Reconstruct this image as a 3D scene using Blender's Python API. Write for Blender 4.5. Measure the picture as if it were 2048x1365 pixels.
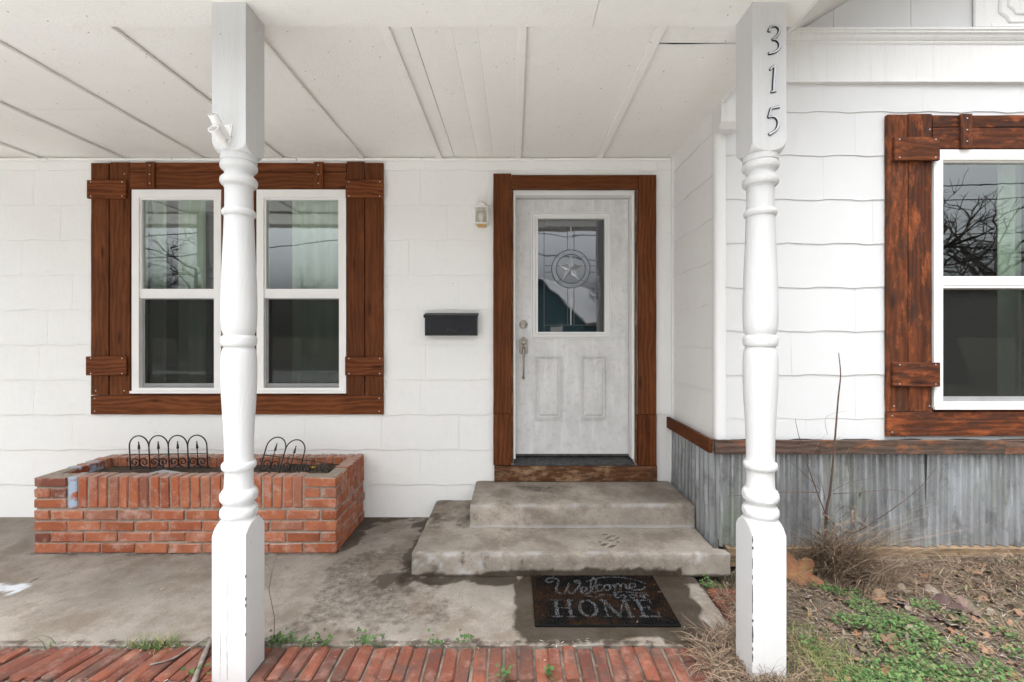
import bpy, bmesh, math, random
import numpy as np
from mathutils import Vector, Matrix, noise
R = math.radians
for o in list(bpy.data.objects): bpy.data.objects.remove(o)
scene = bpy.context.scene
COL = scene.collection
random.seed(7)
rng = np.random.default_rng(7)

# ------------------------------------------------------------------ camera
CAMZ = 1.435
F = 910.0; VX, VY = 1029.0, 671.0
cd = bpy.data.cameras.new('camera'); cam = bpy.data.objects.new('camera', cd); COL.objects.link(cam)
cam.location = (0, 0, CAMZ); cam.rotation_euler = (R(90), 0, 0)
cd.sensor_width = 36; cd.lens = 16; cd.clip_start = 0.05; cd.clip_end = 500
cd.shift_x = -5 / 2048; cd.shift_y = -11.5 / 2048
scene.camera = cam
# ------------------------------------------------------------------ sky, sun, exposure
SUN_EL, SUN_ROT = 72, 208
w = bpy.data.worlds.new('World'); scene.world = w; w.use_nodes = True
nt = w.node_tree; nt.nodes.clear()
sky = nt.nodes.new('ShaderNodeTexSky'); sky.sky_type = 'NISHITA'; sky.sun_disc = False
sky.sun_elevation = R(SUN_EL); sky.sun_rotation = R(SUN_ROT); sky.dust_density = 10.0; sky.air_density = 4.0; sky.ozone_density = 1.0
hs = nt.nodes.new('ShaderNodeHueSaturation'); hs.inputs['Saturation'].default_value = 0.0
bg = nt.nodes.new('ShaderNodeBackground'); bg.inputs['Strength'].default_value = 0.15
wo = nt.nodes.new('ShaderNodeOutputWorld')
tn = nt.nodes.new('ShaderNodeMix'); tn.data_type = 'RGBA'; tn.blend_type = 'MULTIPLY'; tn.inputs[0].default_value = 1; tn.inputs[7].default_value = (.985, .998, 1.018, 1)   # overcast grey, a little cool
nt.links.new(sky.outputs[0], hs.inputs['Color']); nt.links.new(hs.outputs[0], tn.inputs[6]); nt.links.new(tn.outputs[2], bg.inputs['Color']); nt.links.new(bg.outputs[0], wo.inputs['Surface'])
sl = bpy.data.lights.new('sun', 'SUN'); sl.energy = 0.5; sl.angle = R(60); sl.color = (1, 0.985, 0.965)
so = bpy.data.objects.new('sun', sl); COL.objects.link(so); so.location = (0, -10, 20)
a, e = R(SUN_ROT), R(SUN_EL)
sd = Vector((math.sin(a) * math.cos(e), math.cos(a) * math.cos(e), math.sin(e)))
so.rotation_euler = (-sd).to_track_quat('-Z', 'Y').to_euler()
vs = scene.view_settings; vs.view_transform = 'Standard'; vs.look = 'None'; vs.gamma = 1; vs.use_curve_mapping = False
vs.exposure = 1.36
scene.render.engine = 'CYCLES'
scene.cycles.max_bounces = 10; scene.cycles.diffuse_bounces = 6; scene.cycles.transparent_max_bounces = 12

def P(px, py, d): return Vector(((px - VX) / F * d, d, CAMZ + (VY - py) / F * d))
def G(px, py, z=0.0):            # pixel -> point on a horizontal level
    d = F * (CAMZ - z) / (py - VY); return Vector(((px - VX) / F * d, d, z))

# ------------------------------------------------------------------ materials
class NB:
    def __init__(s, name):
        s.m = bpy.data.materials.new(name); s.m.use_nodes = True; s.t = s.m.node_tree
        s.b = s.t.nodes['Principled BSDF']; s.out = s.t.nodes['Material Output']
    def set(s, sock, v):
        if isinstance(v, bpy.types.NodeSocket): s.t.links.new(v, sock)
        else:
            if isinstance(v, (tuple, list)) and len(v) == 3 and sock.type == 'RGBA': v = (*v, 1)
            sock.default_value = v
    def n(s, ty, props=None, **ins):
        nd = s.t.nodes.new(ty)
        for k, v in (props or {}).items(): setattr(nd, k, v)
        for k, v in ins.items():
            k2 = int(k[1:]) if k[0] == 'i' and k[1:].isdigit() else k.replace('_', ' ')
            s.set(nd.inputs[k2], v)
        return nd
    def P(s, **ins):
        for k, v in ins.items(): s.set(s.b.inputs[k.replace('_', ' ')], v)
    def obj(s): return s.n('ShaderNodeTexCoord').outputs['Object']
    def pos(s): return s.n('ShaderNodeNewGeometry').outputs['Position']
    def rnd(s): return s.n('ShaderNodeObjectInfo').outputs['Random']
    def attr(s, name): return s.n('ShaderNodeAttribute', {'attribute_name': name})
    def map(s, v, scale=(1, 1, 1), loc=(0, 0, 0)): return s.n('ShaderNodeMapping', Vector=v, Scale=scale, Location=loc).outputs[0]
    def vadd(s, v, k): 
        c = s.n('ShaderNodeCombineXYZ', X=k, Y=k, Z=k).outputs[0]
        return s.n('ShaderNodeVectorMath', {'operation': 'ADD'}, i0=v, i1=c).outputs[0]
    def noise(s, v, sc, det=4, ro=.55, dist=0): return s.n('ShaderNodeTexNoise', Vector=v, Scale=sc, Detail=det, Roughness=ro, Distortion=dist).outputs[0]
    def vor(s, v, sc, feat='F1'): return s.n('ShaderNodeTexVoronoi', {'feature': feat}, Vector=v, Scale=sc).outputs[0]
    def wave(s, v, sc, dist=0, dirn='X', det=2, dsc=1): return s.n('ShaderNodeTexWave', {'bands_direction': dirn}, Vector=v, Scale=sc, Distortion=dist, Detail=det, Detail_Scale=dsc).outputs[1]
    def ramp(s, f, lo, hi, a=0., b=1.): return s.n('ShaderNodeMapRange', {'clamp': True}, Value=f, From_Min=lo, From_Max=hi, To_Min=a, To_Max=b).outputs[0]
    def cr(s, f, stops):
        nd = s.n('ShaderNodeValToRGB', Fac=f); el = nd.color_ramp.elements
        el[0].position, el[0].color = stops[0][0], (*stops[0][1], 1)
        el[1].position, el[1].color = stops[-1][0], (*stops[-1][1], 1)
        for p, c in stops[1:-1]:
            x = el.new(p); x.color = (*c, 1)
        return nd.outputs[0]
    def mix(s, f, a, b, bl='MIX'):
        nd = s.n('ShaderNodeMix', {'data_type': 'RGBA', 'blend_type': bl}); s.set(nd.inputs[0], f); s.set(nd.inputs[6], a); s.set(nd.inputs[7], b); return nd.outputs[2]
    def ma(s, op, a, b=0.): return s.n('ShaderNodeMath', {'operation': op}, i0=a, i1=b).outputs[0]
    def bump(s, h, st=.3, d=.01): s.P(Normal=s.n('ShaderNodeBump', Height=h, Strength=st, Distance=d).outputs[0])

def m_plain(name, col, rough=.6, metal=0., var=.12, sc=8, spec=.5):
    b = NB(name); p = b.pos(); f = b.noise(p, sc)
    lo = tuple(c * (1 - var) for c in col); hi = tuple(min(1, c * (1 + var)) for c in col)
    b.P(Base_Color=b.cr(f, [(.3, lo), (.7, hi)]), Roughness=rough, Metallic=metal, Specular_IOR_Level=spec); b.bump(b.noise(p, 120), .08, .002)
    return b.m
def m_white(name, col=(.80, .80, .79), dirt=.5, stri=0., specks=.5, streak=0., gate0=.55):
    b = NB(name); p = b.pos()
    big = b.noise(p, 1.7, 5, .6); fine = b.noise(p, 22, 4)
    c = b.mix(b.ramp(big, .35, .75, 0, .35 * dirt), col, tuple(x * k for x, k in zip(col, (.86, .845, .80))))
    c = b.mix(b.ramp(fine, .55, .8, 0, .25 * dirt), c, (.6, .59, .56))
    c = b.mix(b.ma('MULTIPLY', b.rnd(), .06), c, (.70, .70, .69))
    if streak:
        st = b.noise(b.map(p, (30, 30, 1.2)), 1, 5, .6)
        c = b.mix(b.ramp(st, .52, .75, 0, streak), c, (.50, .49, .46))
    if specks:
        v = b.vor(p, 16); msk = b.ramp(v, .035, .075, 1, 0); gate = b.ramp(b.noise(p, 3.1), gate0, gate0 + .07)
        c = b.mix(b.ma('MULTIPLY', b.ma('MULTIPLY', msk, gate), specks), c, (.12, .10, .08))
    b.P(Base_Color=c, Roughness=.55)
    h = b.noise(b.map(p, (6, 6, 1)), 14, 7, .7)
    if stri:
        h = b.ma('ADD', b.ma('MULTIPLY', h, .6), b.ma('MULTIPLY', b.wave(p, 70, .4), stri))
    b.bump(h, .6, .004)
    return b.m
def m_wood(name, dark, mid, light, wear=None, wearcol=None, wear_lo=.5):
    b = NB(name); o = b.obj(); r = b.rnd()
    o = b.vadd(o, b.ma('MULTIPLY', r, 37.))
    warp = b.noise(b.map(o, (1.2, 5, 5)), 1.3, 3)
    ov = b.n('ShaderNodeVectorMath', {'operation': 'ADD'}, i0=o, i1=b.n('ShaderNodeCombineXYZ', X=0., Y=0., Z=b.ma('MULTIPLY', warp, .12)).outputs[0]).outputs[0]
    rings = b.wave(b.map(ov, (.3, 1, 1)), 9, 5, 'Z', 3, 1.2)
    fine = b.noise(b.map(ov, (5, 150, 150)), 1, 4, .6)
    med = b.noise(b.map(o, (2.5, 14, 14)), 1.5, 5, .6)
    f = b.ma('ADD', b.ma('MULTIPLY', rings, .24), b.ma('ADD', b.ma('MULTIPLY', fine, .33), b.ma('MULTIPLY', med, .55)))
    c = b.cr(f, [(.28, dark), (.52, mid), (.8, light)])
    c = b.mix(b.ma('MULTIPLY', r, .6), c, dark); r2 = b.ma('FRACT', b.ma('MULTIPLY', r, 7.31)); c = b.mix(b.ma('MULTIPLY', r2, .16), c, (light[0] * .95, light[1] * 1.05, light[2] * .8))
    fd = b.noise(b.map(o, (1.2, 4, 4)), 1.3, 6, .7); c = b.mix(b.ramp(fd, .52, .7, 0, .45), c, tuple(x * 1.15 for x in light))
    kn = b.vor(b.map(o, (2.2, 9, 9)), 1.0); c = b.mix(b.ramp(kn, .05, .17, .75, 0), c, tuple(x * .45 for x in dark))
    if wear:
        wv = b.noise(b.map(o, (4.0, 12, 12)), 1.5, 8, .72); c = b.mix(b.ramp(wv, wear_lo, wear_lo + .16, 0, wear), c, wearcol)
        w2 = b.noise(b.map(b.vadd(o, 11.3), (3.2, 10, 10)), 1.6, 8, .75); c = b.mix(b.ramp(w2, .48, .64, 0, .68), c, (.028, .022, .019))
    b.P(Base_Color=c, Roughness=.7, Specular_IOR_Level=.14)
    b.bump(b.ma('ADD', b.ma('MULTIPLY', fine, .8), b.ma('MULTIPLY', rings, .3)), .4, .003)
    return b.m
def m_brick(name, cols, dirt=(.35, .25, .2), dirtamt=.5, mortar_dust=.5, stain=None, topdust=0):
    b = NB(name); o = b.obj(); p = b.pos(); r = b.rnd(); o = b.vadd(o, b.ma('MULTIPLY', r, 51.))
    c = b.cr(r, cols)
    n1 = b.noise(o, 9, 6, .65); c = b.mix(b.ramp(n1, .52, .72, 0, dirtamt), c, dirt)
    n2 = b.noise(b.vadd(o, 5.), 11, 8, .72); c = b.mix(b.ramp(n2, .50, .68, 0, mortar_dust * .8), c, (.55, .40, .33))
    n3 = b.noise(o, 90, 3); c = b.mix(b.ramp(n3, .4, .8, 0, .3), c, tuple(x * .5 for x in cols[0][1]))
    n4 = b.noise(p, 4.5, 6, .7); c = b.mix(b.ramp(n4, .5, .68, 0, dirtamt * .9), c, dirt)
    if stain: c = b.mix(b.ramp(b.noise(b.vadd(o, 2.), 11, 4), .45, .55, 0, .9), c, stain)
    up = b.n('ShaderNodeSeparateXYZ', Vector=b.n('ShaderNodeNewGeometry').outputs['Normal']).outputs[2]
    if topdust: c = b.mix(b.ma('MULTIPLY', b.ramp(up, .5, .95), b.ramp(n1, .3, .65, .35, .85)), c, (.40, .33, .285))
    b.P(Base_Color=c, Roughness=.9, Specular_IOR_Level=.25); b.bump(b.noise(o, 60, 8, .75), .9, .006)
    return b.m
def m_concrete(name, col=(.258, .229, .197)):
    b = NB(name); p = b.pos()
    big = b.noise(p, 1.6, 6, .6); med = b.noise(b.vadd(p, 3.), 6, 7, .68); fine = b.noise(p, 130, 3, .6)
    c = b.cr(big, [(.3, tuple(x * .66 for x in col)), (.5, col), (.7, tuple(min(1, x * 1.36) for x in col))])
    c = b.mix(b.ramp(med, .5, .72, 0, .55), c, (.17, .155, .14))
    c = b.mix(b.ramp(b.noise(b.vadd(p, 9.), 9, 7, .7), .6, .72, 0, .45), c, (.38, .37, .355))
    c = b.mix(b.ramp(fine, .35, .75, 0, .35), c, tuple(x * .55 for x in col))
    v = b.vor(p, 60); c = b.mix(b.ma('MULTIPLY', b.ramp(v, .1, .18, 1, 0), b.ramp(b.noise(p, 7), .5, .56)), c, (.07, .06, .05))
    grit = b.noise(p, 38, 8, .75); n5 = b.noise(b.vadd(p, 21.), 3.2, 9, .72)
    c = b.mix(b.ramp(n5, .46, .60, 0, .72), c, (.150, .118, .092)); c = b.mix(b.ramp(grit, .55, .72, 0, .55), c, tuple(x * .45 for x in col)); c = b.mix(b.ramp(grit, .42, .30, 0, .4), c, tuple(min(1, x * 1.5) for x in col))
    jit = b.ma('MULTIPLY', b.ma('SUBTRACT', b.noise(p, 26, 8, .7), .5), 1.1)
    sa = b.attr('stain').outputs['Fac']; sj = b.ma('MULTIPLY', b.ramp(b.ma('ADD', sa, jit), .22, .62), b.ramp(sa, .02, .2)); c = b.mix(b.ma('MULTIPLY', sj, .85), c, (.050, .038, .029))
    pa = b.attr('paint'); c = b.mix(pa.outputs['Fac'], c, (.62, .66, .70))
    we = b.attr('wet').outputs['Fac']; wf = b.ma('MULTIPLY', b.ramp(b.ma('ADD', we, b.ma('MULTIPLY', jit, .6)), .25, .75), b.ramp(we, .02, .2))
    c = b.mix(wf, c, b.mix(b.ramp(n5, .35, .65, .80, .93), c, (.026, .018, .0105)))
    b.P(Base_Color=c, Roughness=b.ramp(wf, 0, 1, .88, .6), Specular_IOR_Level=.16)
    h = b.ma('ADD', b.ma('MULTIPLY', med, .7), b.ma('ADD', b.ma('MULTIPLY', fine, .35), b.ma('MULTIPLY', grit, .6))); b.bump(h, .8, .008)
    return b.m
def m_glass(name, f0=.1, tint=(.82, .88, .85), rough=0.0, wob=.02):
    b = NB(name); t = b.t; p = b.pos()
    bm_ = b.n('ShaderNodeBump', Height=b.noise(p, 3.0, 2), Strength=wob, Distance=.02).outputs[0]
    fc = b.n('ShaderNodeLayerWeight', Blend=.5, Normal=bm_).outputs['Facing']
    fr = b.ma('ADD', b.ma('MULTIPLY', b.ma('POWER', fc, 5.), 1 - f0), f0)
    gl = b.n('ShaderNodeBsdfGlossy', Color=(.95, .97, 1, 1), Roughness=rough, Normal=bm_).outputs[0]
    tr = b.n('ShaderNodeBsdfTransparent', Color=(*tint, 1)).outputs[0]
    mx = b.n('ShaderNodeMixShader', i0=fr, i1=tr, i2=gl).outputs[0]
    t.links.new(mx, b.out.inputs['Surface']); return b.m
def m_screen(name):
    b = NB(name); tr = b.n('ShaderNodeBsdfTransparent').outputs[0]
    df = b.n('ShaderNodeBsdfDiffuse', Color=(.036, .037, .034, 1)).outputs[0]
    o = b.pos(); wv = b.ma('MULTIPLY', b.wave(o, 90, 0, 'X'), b.wave(o, 90, 0, 'Z'))
    mx = b.n('ShaderNodeMixShader', i0=b.ramp(wv, 0, 1, .50, .30), i1=tr, i2=df).outputs[0]
    b.t.links.new(mx, b.out.inputs['Surface']); return b.m
def m_vcol(name, rough=.8, trans=0.0):
    b = NB(name); c = b.attr('Col').outputs['Color']; f = b.noise(b.pos(), 60, 3)
    b.P(Base_Color=b.mix(b.ramp(f, .3, .7, 0, .35), c, b.mix(.55, c, (0.02, .015, .01))), Roughness=rough, Specular_IOR_Level=.25)
    return b.m
def m_galv(name):
    b = NB(name); p = b.pos()
    st = b.noise(b.map(p, (4, 4, .6)), 1.4, 7, .68); sp = b.vor(p, 85); big = b.noise(p, 3.2, 5, .6)
    c = b.cr(st, [(.28, (.17, .175, .18)), (.5, (.29, .30, .31)), (.74, (.47, .50, .53))])
    c = b.mix(b.ramp(sp, 0, 1, .0, .25), c, (.40, .41, .42))
    c = b.mix(b.ramp(b.noise(b.vadd(b.map(p, (2.5, 2.5, 1.6)), 4.), 1.3, 4), .5, .66, 0, .42), c, (.20, .25, .13))
    c = b.mix(b.ramp(b.noise(b.map(b.vadd(p, 6.), (5, 5, 3)), 1.5, 8, .75), .5, .62, 0, .6), c, (.13, .135, .13)); c = b.mix(b.ramp(b.noise(b.map(b.vadd(p, 13.), (14, 14, 1.2)), 1.2, 6, .7), .58, .68, 0, .7), c, (.62, .66, .70)); c = b.mix(b.ramp(big, .6, .75, 0, .4), c, (.20, .15, .11))
    b.P(Base_Color=c, Roughness=b.ramp(st, .2, .8, .38, .62), Metallic=.55); b.bump(b.noise(p, 60), .12, .003)
    return b.m
def m_ground(name):
    b = NB(name); p = b.pos(); n1 = b.noise(p, 2.0, 6, .65); n2 = b.noise(p, 40, 5, .7)
    c = b.cr(n1, [(.3, (.045, .033, .024)), (.5, (.095, .072, .052)), (.72, (.17, .135, .10))])
    c = b.mix(b.ramp(n2, .4, .7, 0, .7), c, (.06, .045, .03)); c = b.mix(b.ramp(b.noise(b.vadd(p, 7.), 1.1, 4), .5, .65, 0, .5), c, (.12, .14, .05))
    b.P(Base_Color=c, Roughness=.95); b.bump(n2, .8, .02); return b.m
def m_mat():
    b = NB('doormat_fibre'); c = b.attr('Col').outputs['Color']
    b.P(Base_Color=c, Roughness=.95, Specular_IOR_Level=.0); return b.m

M = {}
M['siding'] = m_white('white_painted_shingle', (.83, .828, .815), .7, .0, .8)
M['siding_wing'] = m_white('white_combed_shingle', (.715, .72, .725), .25, .5, .25)
M['trimwhite'] = m_white('white_painted_wood', (.76, .76, .755), .7, 0, .5, .25)
M['ceil'] = m_white('cream_painted_ceiling', (.85, .84, .81), .8, 0, .9, .0, .40)
M['post'] = m_white('white_post_paint', (.565, .567, .57), .7, 0, .7, .35)
M['vinyl'] = m_plain('white_vinyl', (.80, .79, .77), .35, 0, .02)
M['gap'] = m_plain('dark_gap', (.05, .045, .04), .9)
M['wood'] = m_wood('brown_stained_wood', (.045, .0135, .006), (.118, .034, .011), (.205, .066, .022))
M['woodw'] = m_wood('weathered_stained_wood', (.028, .012, .008), (.085, .026, .012), (.17, .05, .020), .9, (.30, .085, .030), .50)
M['woodsill'] = m_wood('worn_sill_wood', (.05, .02, .010), (.11, .042, .018), (.22, .10, .05), .9, (.34, .22, .13), .50)
M['oldboard'] = m_wood('old_grey_board', (.10, .065, .04), (.20, .135, .085), (.30, .21, .14), .5, (.26, .17, .11), .5)
M['rail'] = m_wood('grey_weathered_rail', (.04, .032, .03), (.10, .06, .045), (.17, .12, .10), .75, (.30, .11, .045), .52)
M['brick'] = m_brick('orange_brick', [(0, (.27, .078, .036)), (.25, (.36, .112, .052)), (.5, (.41, .145, .075)), (.75, (.34, .092, .042)), (.9, (.40, .17, .105)), (1, (.17, .058, .040))], (.17, .06, .042), .5, .8, None, 1)
M['brickblue'] = m_brick('paint_stained_brick', [(0, (.33, .08, .03)), (1, (.40, .10, .04))], (.24, .09, .06), .35, .4, (.33, .46, .58), 1)
M['paver'] = m_brick('dark_red_paver', [(0, (.105, .036, .025)), (.35, (.15, .049, .031)), (.75, (.20, .066, .038)), (1, (.095, .044, .033))], (.065, .046, .039), .9, .25)
M['mortar'] = m_plain('mortar', (.27, .225, .18), .95, 0, .25, 30)
M['mortard'] = m_plain('dirty_mortar', (.115, .095, .075), .95, 0, .6, 18)
M['concrete'] = m_concrete('porch_concrete')
M['step'] = m_concrete('step_concrete', (.315, .278, .236))
M['glass'] = m_glass('window_glass', .17)
M['doorglass'] = m_glass('door_glass', .17, (.55, .58, .60), .02, .05)
M['frost'] = m_glass('bevelled_glass', .18, (.6, .62, .64), .22, .3)
M['screen'] = m_screen('insect_screen')
M['screenframe'] = m_plain('grey_screen_frame', (.25, .25, .25), .5)
M['came'] = m_plain('lead_came', (.10, .10, .105), .45, .5)
M['camel'] = m_plain('bright_came', (.42, .43, .45), .35, .6)
M['door'] = None
M['nickel'] = m_plain('brushed_nickel', (.30, .27, .24), .36, .9, .1)
M['black'] = m_plain('black_enamel', (.009, .010, .013), .45, 0, .2, 8, .3)
M['gloss'] = m_plain('glossy_black_relief', (.020, .021, .024), .28, 0, .1)
M['rubber'] = m_plain('black_rubber', (.008, .008, .008), .95, 0, .2, 8, .05)
M['iron'] = m_plain('black_iron', (.011, .011, .012), .5, .2)
M['galv'] = m_galv('galvanised_sheet')
M['ground'] = m_ground('winter_soil')
M['veg'] = m_vcol('plant_fibre')
M['fibre'] = m_mat()
M['steel'] = m_plain('nail_steel', (.5, .5, .5), .4, .8)
M['lampglass'] = m_glass('seeded_glass', .05, (.93, .93, .9), .1, .3)
M['bulb'] = m_plain('bulb_white', (.75, .73, .68), .3)
M['amber'] = m_plain('amber_base', (.62, .38, .12), .4)
M['silver'] = m_plain('silver_face', (.55, .56, .58), .35, .5, .05)
M['curtain'] = m_plain('pale_curtain', (.55, .58, .48), .9, 0, .1, 4)
M['room'] = m_plain('room_wall', (.10, .10, .09), .9)
M['soil'] = m_plain('planter_soil', (.055, .038, .025), .95, 0, .5, 30)
M['thresh'] = m_plain('weathered_threshold', (.05, .05, .05), .6, .2, .6, 30)
M['stick'] = m_plain('dry_stick', (.16, .135, .115), .9, 0, .3, 40)
M['twig'] = m_plain('twig_bark', (.085, .055, .042), .85, 0, .3, 30)
M['bark'] = m_plain('tree_bark', (.06, .052, .045), .9, 0, .3, 4)
M['wire'] = m_plain('cable_black', (.02, .02, .02), .6)
M['roof'] = m_plain('grey_shingle_roof', (.16, .155, .15), .9, 0, .2, 20)
M['paleroof'] = m_plain('pale_metal_roof', (.45, .44, .44), .5)
M['teal'] = m_plain('teal_cladding', (.075, .15, .17), .7)
M['asphalt'] = m_plain('asphalt', (.06, .06, .06), .9, 0, .2, 10)
M['lawnpale'] = m_plain('pale_paving', (.52, .515, .50), .9)
def m_door():
    b = NB('chalky_door_paint'); p = b.pos()
    n1 = b.noise(p, 5, 7, .65); n2 = b.noise(b.map(p, (9, 9, 1.3)), 2, 7, .7); n3 = b.noise(p, 26, 5)
    c = b.mix(b.ramp(n1, .4, .66, 0, .55), (.62, .615, .61), (.46, .455, .45))
    c = b.mix(b.ramp(n2, .50, .68, 0, .6), c, (.74, .74, .75)); c = b.mix(b.ramp(n3, .52, .75, 0, .45), c, (.40, .39, .38))
    b.P(Base_Color=c, Roughness=.6); b.bump(n3, .12, .002); return b.m
M['door'] = m_door()
M['doortrim'] = m_white('door_trim_white', (.72, .72, .705), .6, 0, .2)

# ------------------------------------------------------------------ object helpers
WM = {}
def link(o, parent=None, mtx=None):
    COL.objects.link(o)
    mtx = mtx or Matrix.Identity(4)
    o.matrix_basis = mtx; WM[o.name] = mtx
    if parent:
        o.parent = parent; o.matrix_parent_inverse = WM[parent.name].inverted()
    return o
def empty(name, loc=(0, 0, 0)):
    o = bpy.data.objects.new(name, None); o.empty_display_size = .1
    return link(o, None, Matrix.Translation(loc))
def tag(o, label=None, cat=None, group=None, kind=None):
    if label: o['label'] = label
    if cat: o['category'] = cat
    if group: o['group'] = group
    if kind: o['kind'] = kind
    return o
def mk(name, verts, faces, mat, smooth=None):
    me = bpy.data.meshes.new(name); me.from_pydata([tuple(v) for v in verts], [], faces)
    me.materials.append(M[mat] if isinstance(mat, str) else mat)
    if smooth is not None:
        me.shade_smooth()
        if smooth < 180: me.set_sharp_from_angle(angle=R(smooth))
    return me
def mobj(name, verts, faces, mat, parent=None, smooth=None, mtx=None):
    """verts in world space; the origin goes to the bounds' centre (bottom)"""
    V = np.array([tuple(v) for v in verts], float); lo, hi = V.min(0), V.max(0)
    c = np.array([(lo[0] + hi[0]) / 2, (lo[1] + hi[1]) / 2, lo[2]])
    if mtx is None: mtx = Matrix.Translation(c); V = V - c
    return link(bpy.data.objects.new(name, mk(name, V.tolist(), faces, mat, smooth)), parent, mtx)
BOXF = [(0, 3, 2, 1), (4, 5, 6, 7), (0, 1, 5, 4), (1, 2, 6, 5), (2, 3, 7, 6), (3, 0, 4, 7)]
class MB:
    def __init__(s): s.v = []; s.f = []
    def add(s, v, f):
        k = len(s.v); s.v += [tuple(x) for x in v]; s.f += [tuple(i + k for i in q) for q in f]; return s
    def box(s, x0, x1, y0, y1, z0, z1):
        return s.add([(x0, y0, z0), (x1, y0, z0), (x1, y1, z0), (x0, y1, z0), (x0, y0, z1), (x1, y0, z1), (x1, y1, z1), (x0, y1, z1)], BOXF)
    def tube(s, pts, r, n=8, cap=True):
        pts = [Vector(p) for p in pts]; rs = r if isinstance(r, (list, tuple)) else [r] * len(pts)
        rings = []; ref = None
        for i, p in enumerate(pts):
            t = (pts[min(i + 1, len(pts) - 1)] - pts[max(i - 1, 0)])
            t = t.normalized() if t.length > 1e-9 else Vector((0, 0, 1))
            if ref is None: ref = t.orthogonal().normalized()
            u = (ref - t * ref.dot(t)); u = u.normalized() if u.length > 1e-6 else t.orthogonal().normalized(); ref = u
            w_ = t.cross(u); rings.append([p + (u * math.cos(2 * math.pi * k / n) + w_ * math.sin(2 * math.pi * k / n)) * rs[i] for k in range(n)])
        v = [q for r_ in rings for q in r_]; f = []
        for i in range(len(pts) - 1):
            for k in range(n): f.append((i * n + k, i * n + (k + 1) % n, (i + 1) * n + (k + 1) % n, (i + 1) * n + k))
        if cap: f.append(tuple(range(n))[::-1]); f.append(tuple((len(pts) - 1) * n + k for k in range(n)))
        return s.add(v, f)
    def lathe(s, prof, n=24, mtx=None):
        v = []; f = []
        for r, z in prof:
            for k in range(n): v.append(Vector((r * math.cos(2 * math.pi * k / n), r * math.sin(2 * math.pi * k / n), z)))
        for i in range(len(prof) - 1):
            for k in range(n): f.append((i * n + k, i * n + (k + 1) % n, (i + 1) * n + (k + 1) % n, (i + 1) * n + k))
        f.append(tuple(range(n))[::-1]); f.append(tuple((len(prof) - 1) * n + k for k in range(n)))
        if mtx: v = [mtx @ q for q in v]
        return s.add(v, f)
    def obj(s, name, mat, parent=None, smooth=None): return mobj(name, s.v, s.f, mat, parent, smooth)
_bm_cache = {}
def bevbox_mesh(name, sx, sy, sz, bev, mat, jit=0, seed=0):
    key = (name, round(sx, 4), round(sy, 4), round(sz, 4), bev, mat, jit, seed)
    if key in _bm_cache: return _bm_cache[key]
    bm = bmesh.new(); bmesh.ops.create_cube(bm, size=1); bmesh.ops.scale(bm, vec=(sx, sy, sz), verts=bm.verts)
    if bev: bmesh.ops.bevel(bm, geom=list(bm.edges), offset=bev, segments=1, affect='EDGES', profile=.5)
    if jit:
        rr = random.Random(seed)
        for v in bm.verts: v.co += Vector((rr.uniform(-jit, jit), rr.uniform(-jit, jit), rr.uniform(-jit, jit)))
    me = bpy.data.meshes.new(name); bm.to_mesh(me); bm.free(); me.materials.append(M[mat])
    _bm_cache[key] = me; return me
def bbox(name, x0, x1, y0, y1, z0, z1, mat, parent=None, bev=.002, jit=0, seed=0, rot=None):
    me = bevbox_mesh(name, x1 - x0, y1 - y0, z1 - z0, bev, mat, jit, seed)
    mt = Matrix.Translation(((x0 + x1) / 2, (y0 + y1) / 2, (z0 + z1) / 2))
    if rot: mt = mt @ rot
    return link(bpy.data.objects.new(name, me), parent, mt)
def plank(name, x0, x1, y0, y1, z0, z1, mat, parent, axis='x', bev=.0025):
    """local X = grain"""
    sx, sy, sz = x1 - x0, y1 - y0, z1 - z0
    mt = Matrix.Translation(((x0 + x1) / 2, (y0 + y1) / 2, (z0 + z1) / 2))
    if axis == 'x': L, T, Wd = sx, sy, sz
    elif axis == 'z': L, T, Wd = sz, sy, sx; mt = mt @ Matrix.Rotation(R(90), 4, 'Y')
    else: L, T, Wd = sy, sx, sz; mt = mt @ Matrix.Rotation(R(90), 4, 'Z')
    n = max(2, int(L / .12)); v = []; f = []
    rr = random.Random(int(abs(x0 * 971 + z0 * 577 + y0 * 131) * 100))
    prof = [(-T / 2 + bev, -Wd / 2), (-T / 2, -Wd / 2 + bev), (-T / 2, Wd / 2 - bev), (-T / 2 + bev, Wd / 2), (T / 2, Wd / 2), (T / 2, -Wd / 2)]
    for i in range(n + 1):
        j1, j2 = rr.uniform(-.0012, .0012), rr.uniform(-.0012, .0012)
        for k, (yy, zz) in enumerate(prof): v.append((-L / 2 + L * i / n + (rr.uniform(-.001, .001) if 0 < i < n else 0), yy, zz + (j1 if zz < 0 else j2)))
    for i in range(n):
        for k in range(6): f.append((i * 6 + k, i * 6 + (k + 1) % 6, (i + 1) * 6 + (k + 1) % 6, (i + 1) * 6 + k))
    f.append(tuple(range(6))[::-1]); f.append(tuple(n * 6 + k for k in range(6)))
    return link(bpy.data.objects.new(name, mk(name, v, f, mat)), parent, mt)
def rect_minus(rects, hole):
    out = []
    hx0, hx1, hz0, hz1 = hole
    for (x0, x1, z0, z1) in rects:
        if hx1 <= x0 or hx0 >= x1 or hz1 <= z0 or hz0 >= z1: out.append((x0, x1, z0, z1)); continue
        if x0 < hx0: out.append((x0, hx0, z0, z1))
        if x1 > hx1: out.append((hx1, x1, z0, z1))
        a_, b_ = max(x0, hx0), min(x1, hx1)
        if z0 < hz0: out.append((a_, b_, z0, hz0))
        if z1 > hz1: out.append((a_, b_, hz1, z1))
    return out
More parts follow.
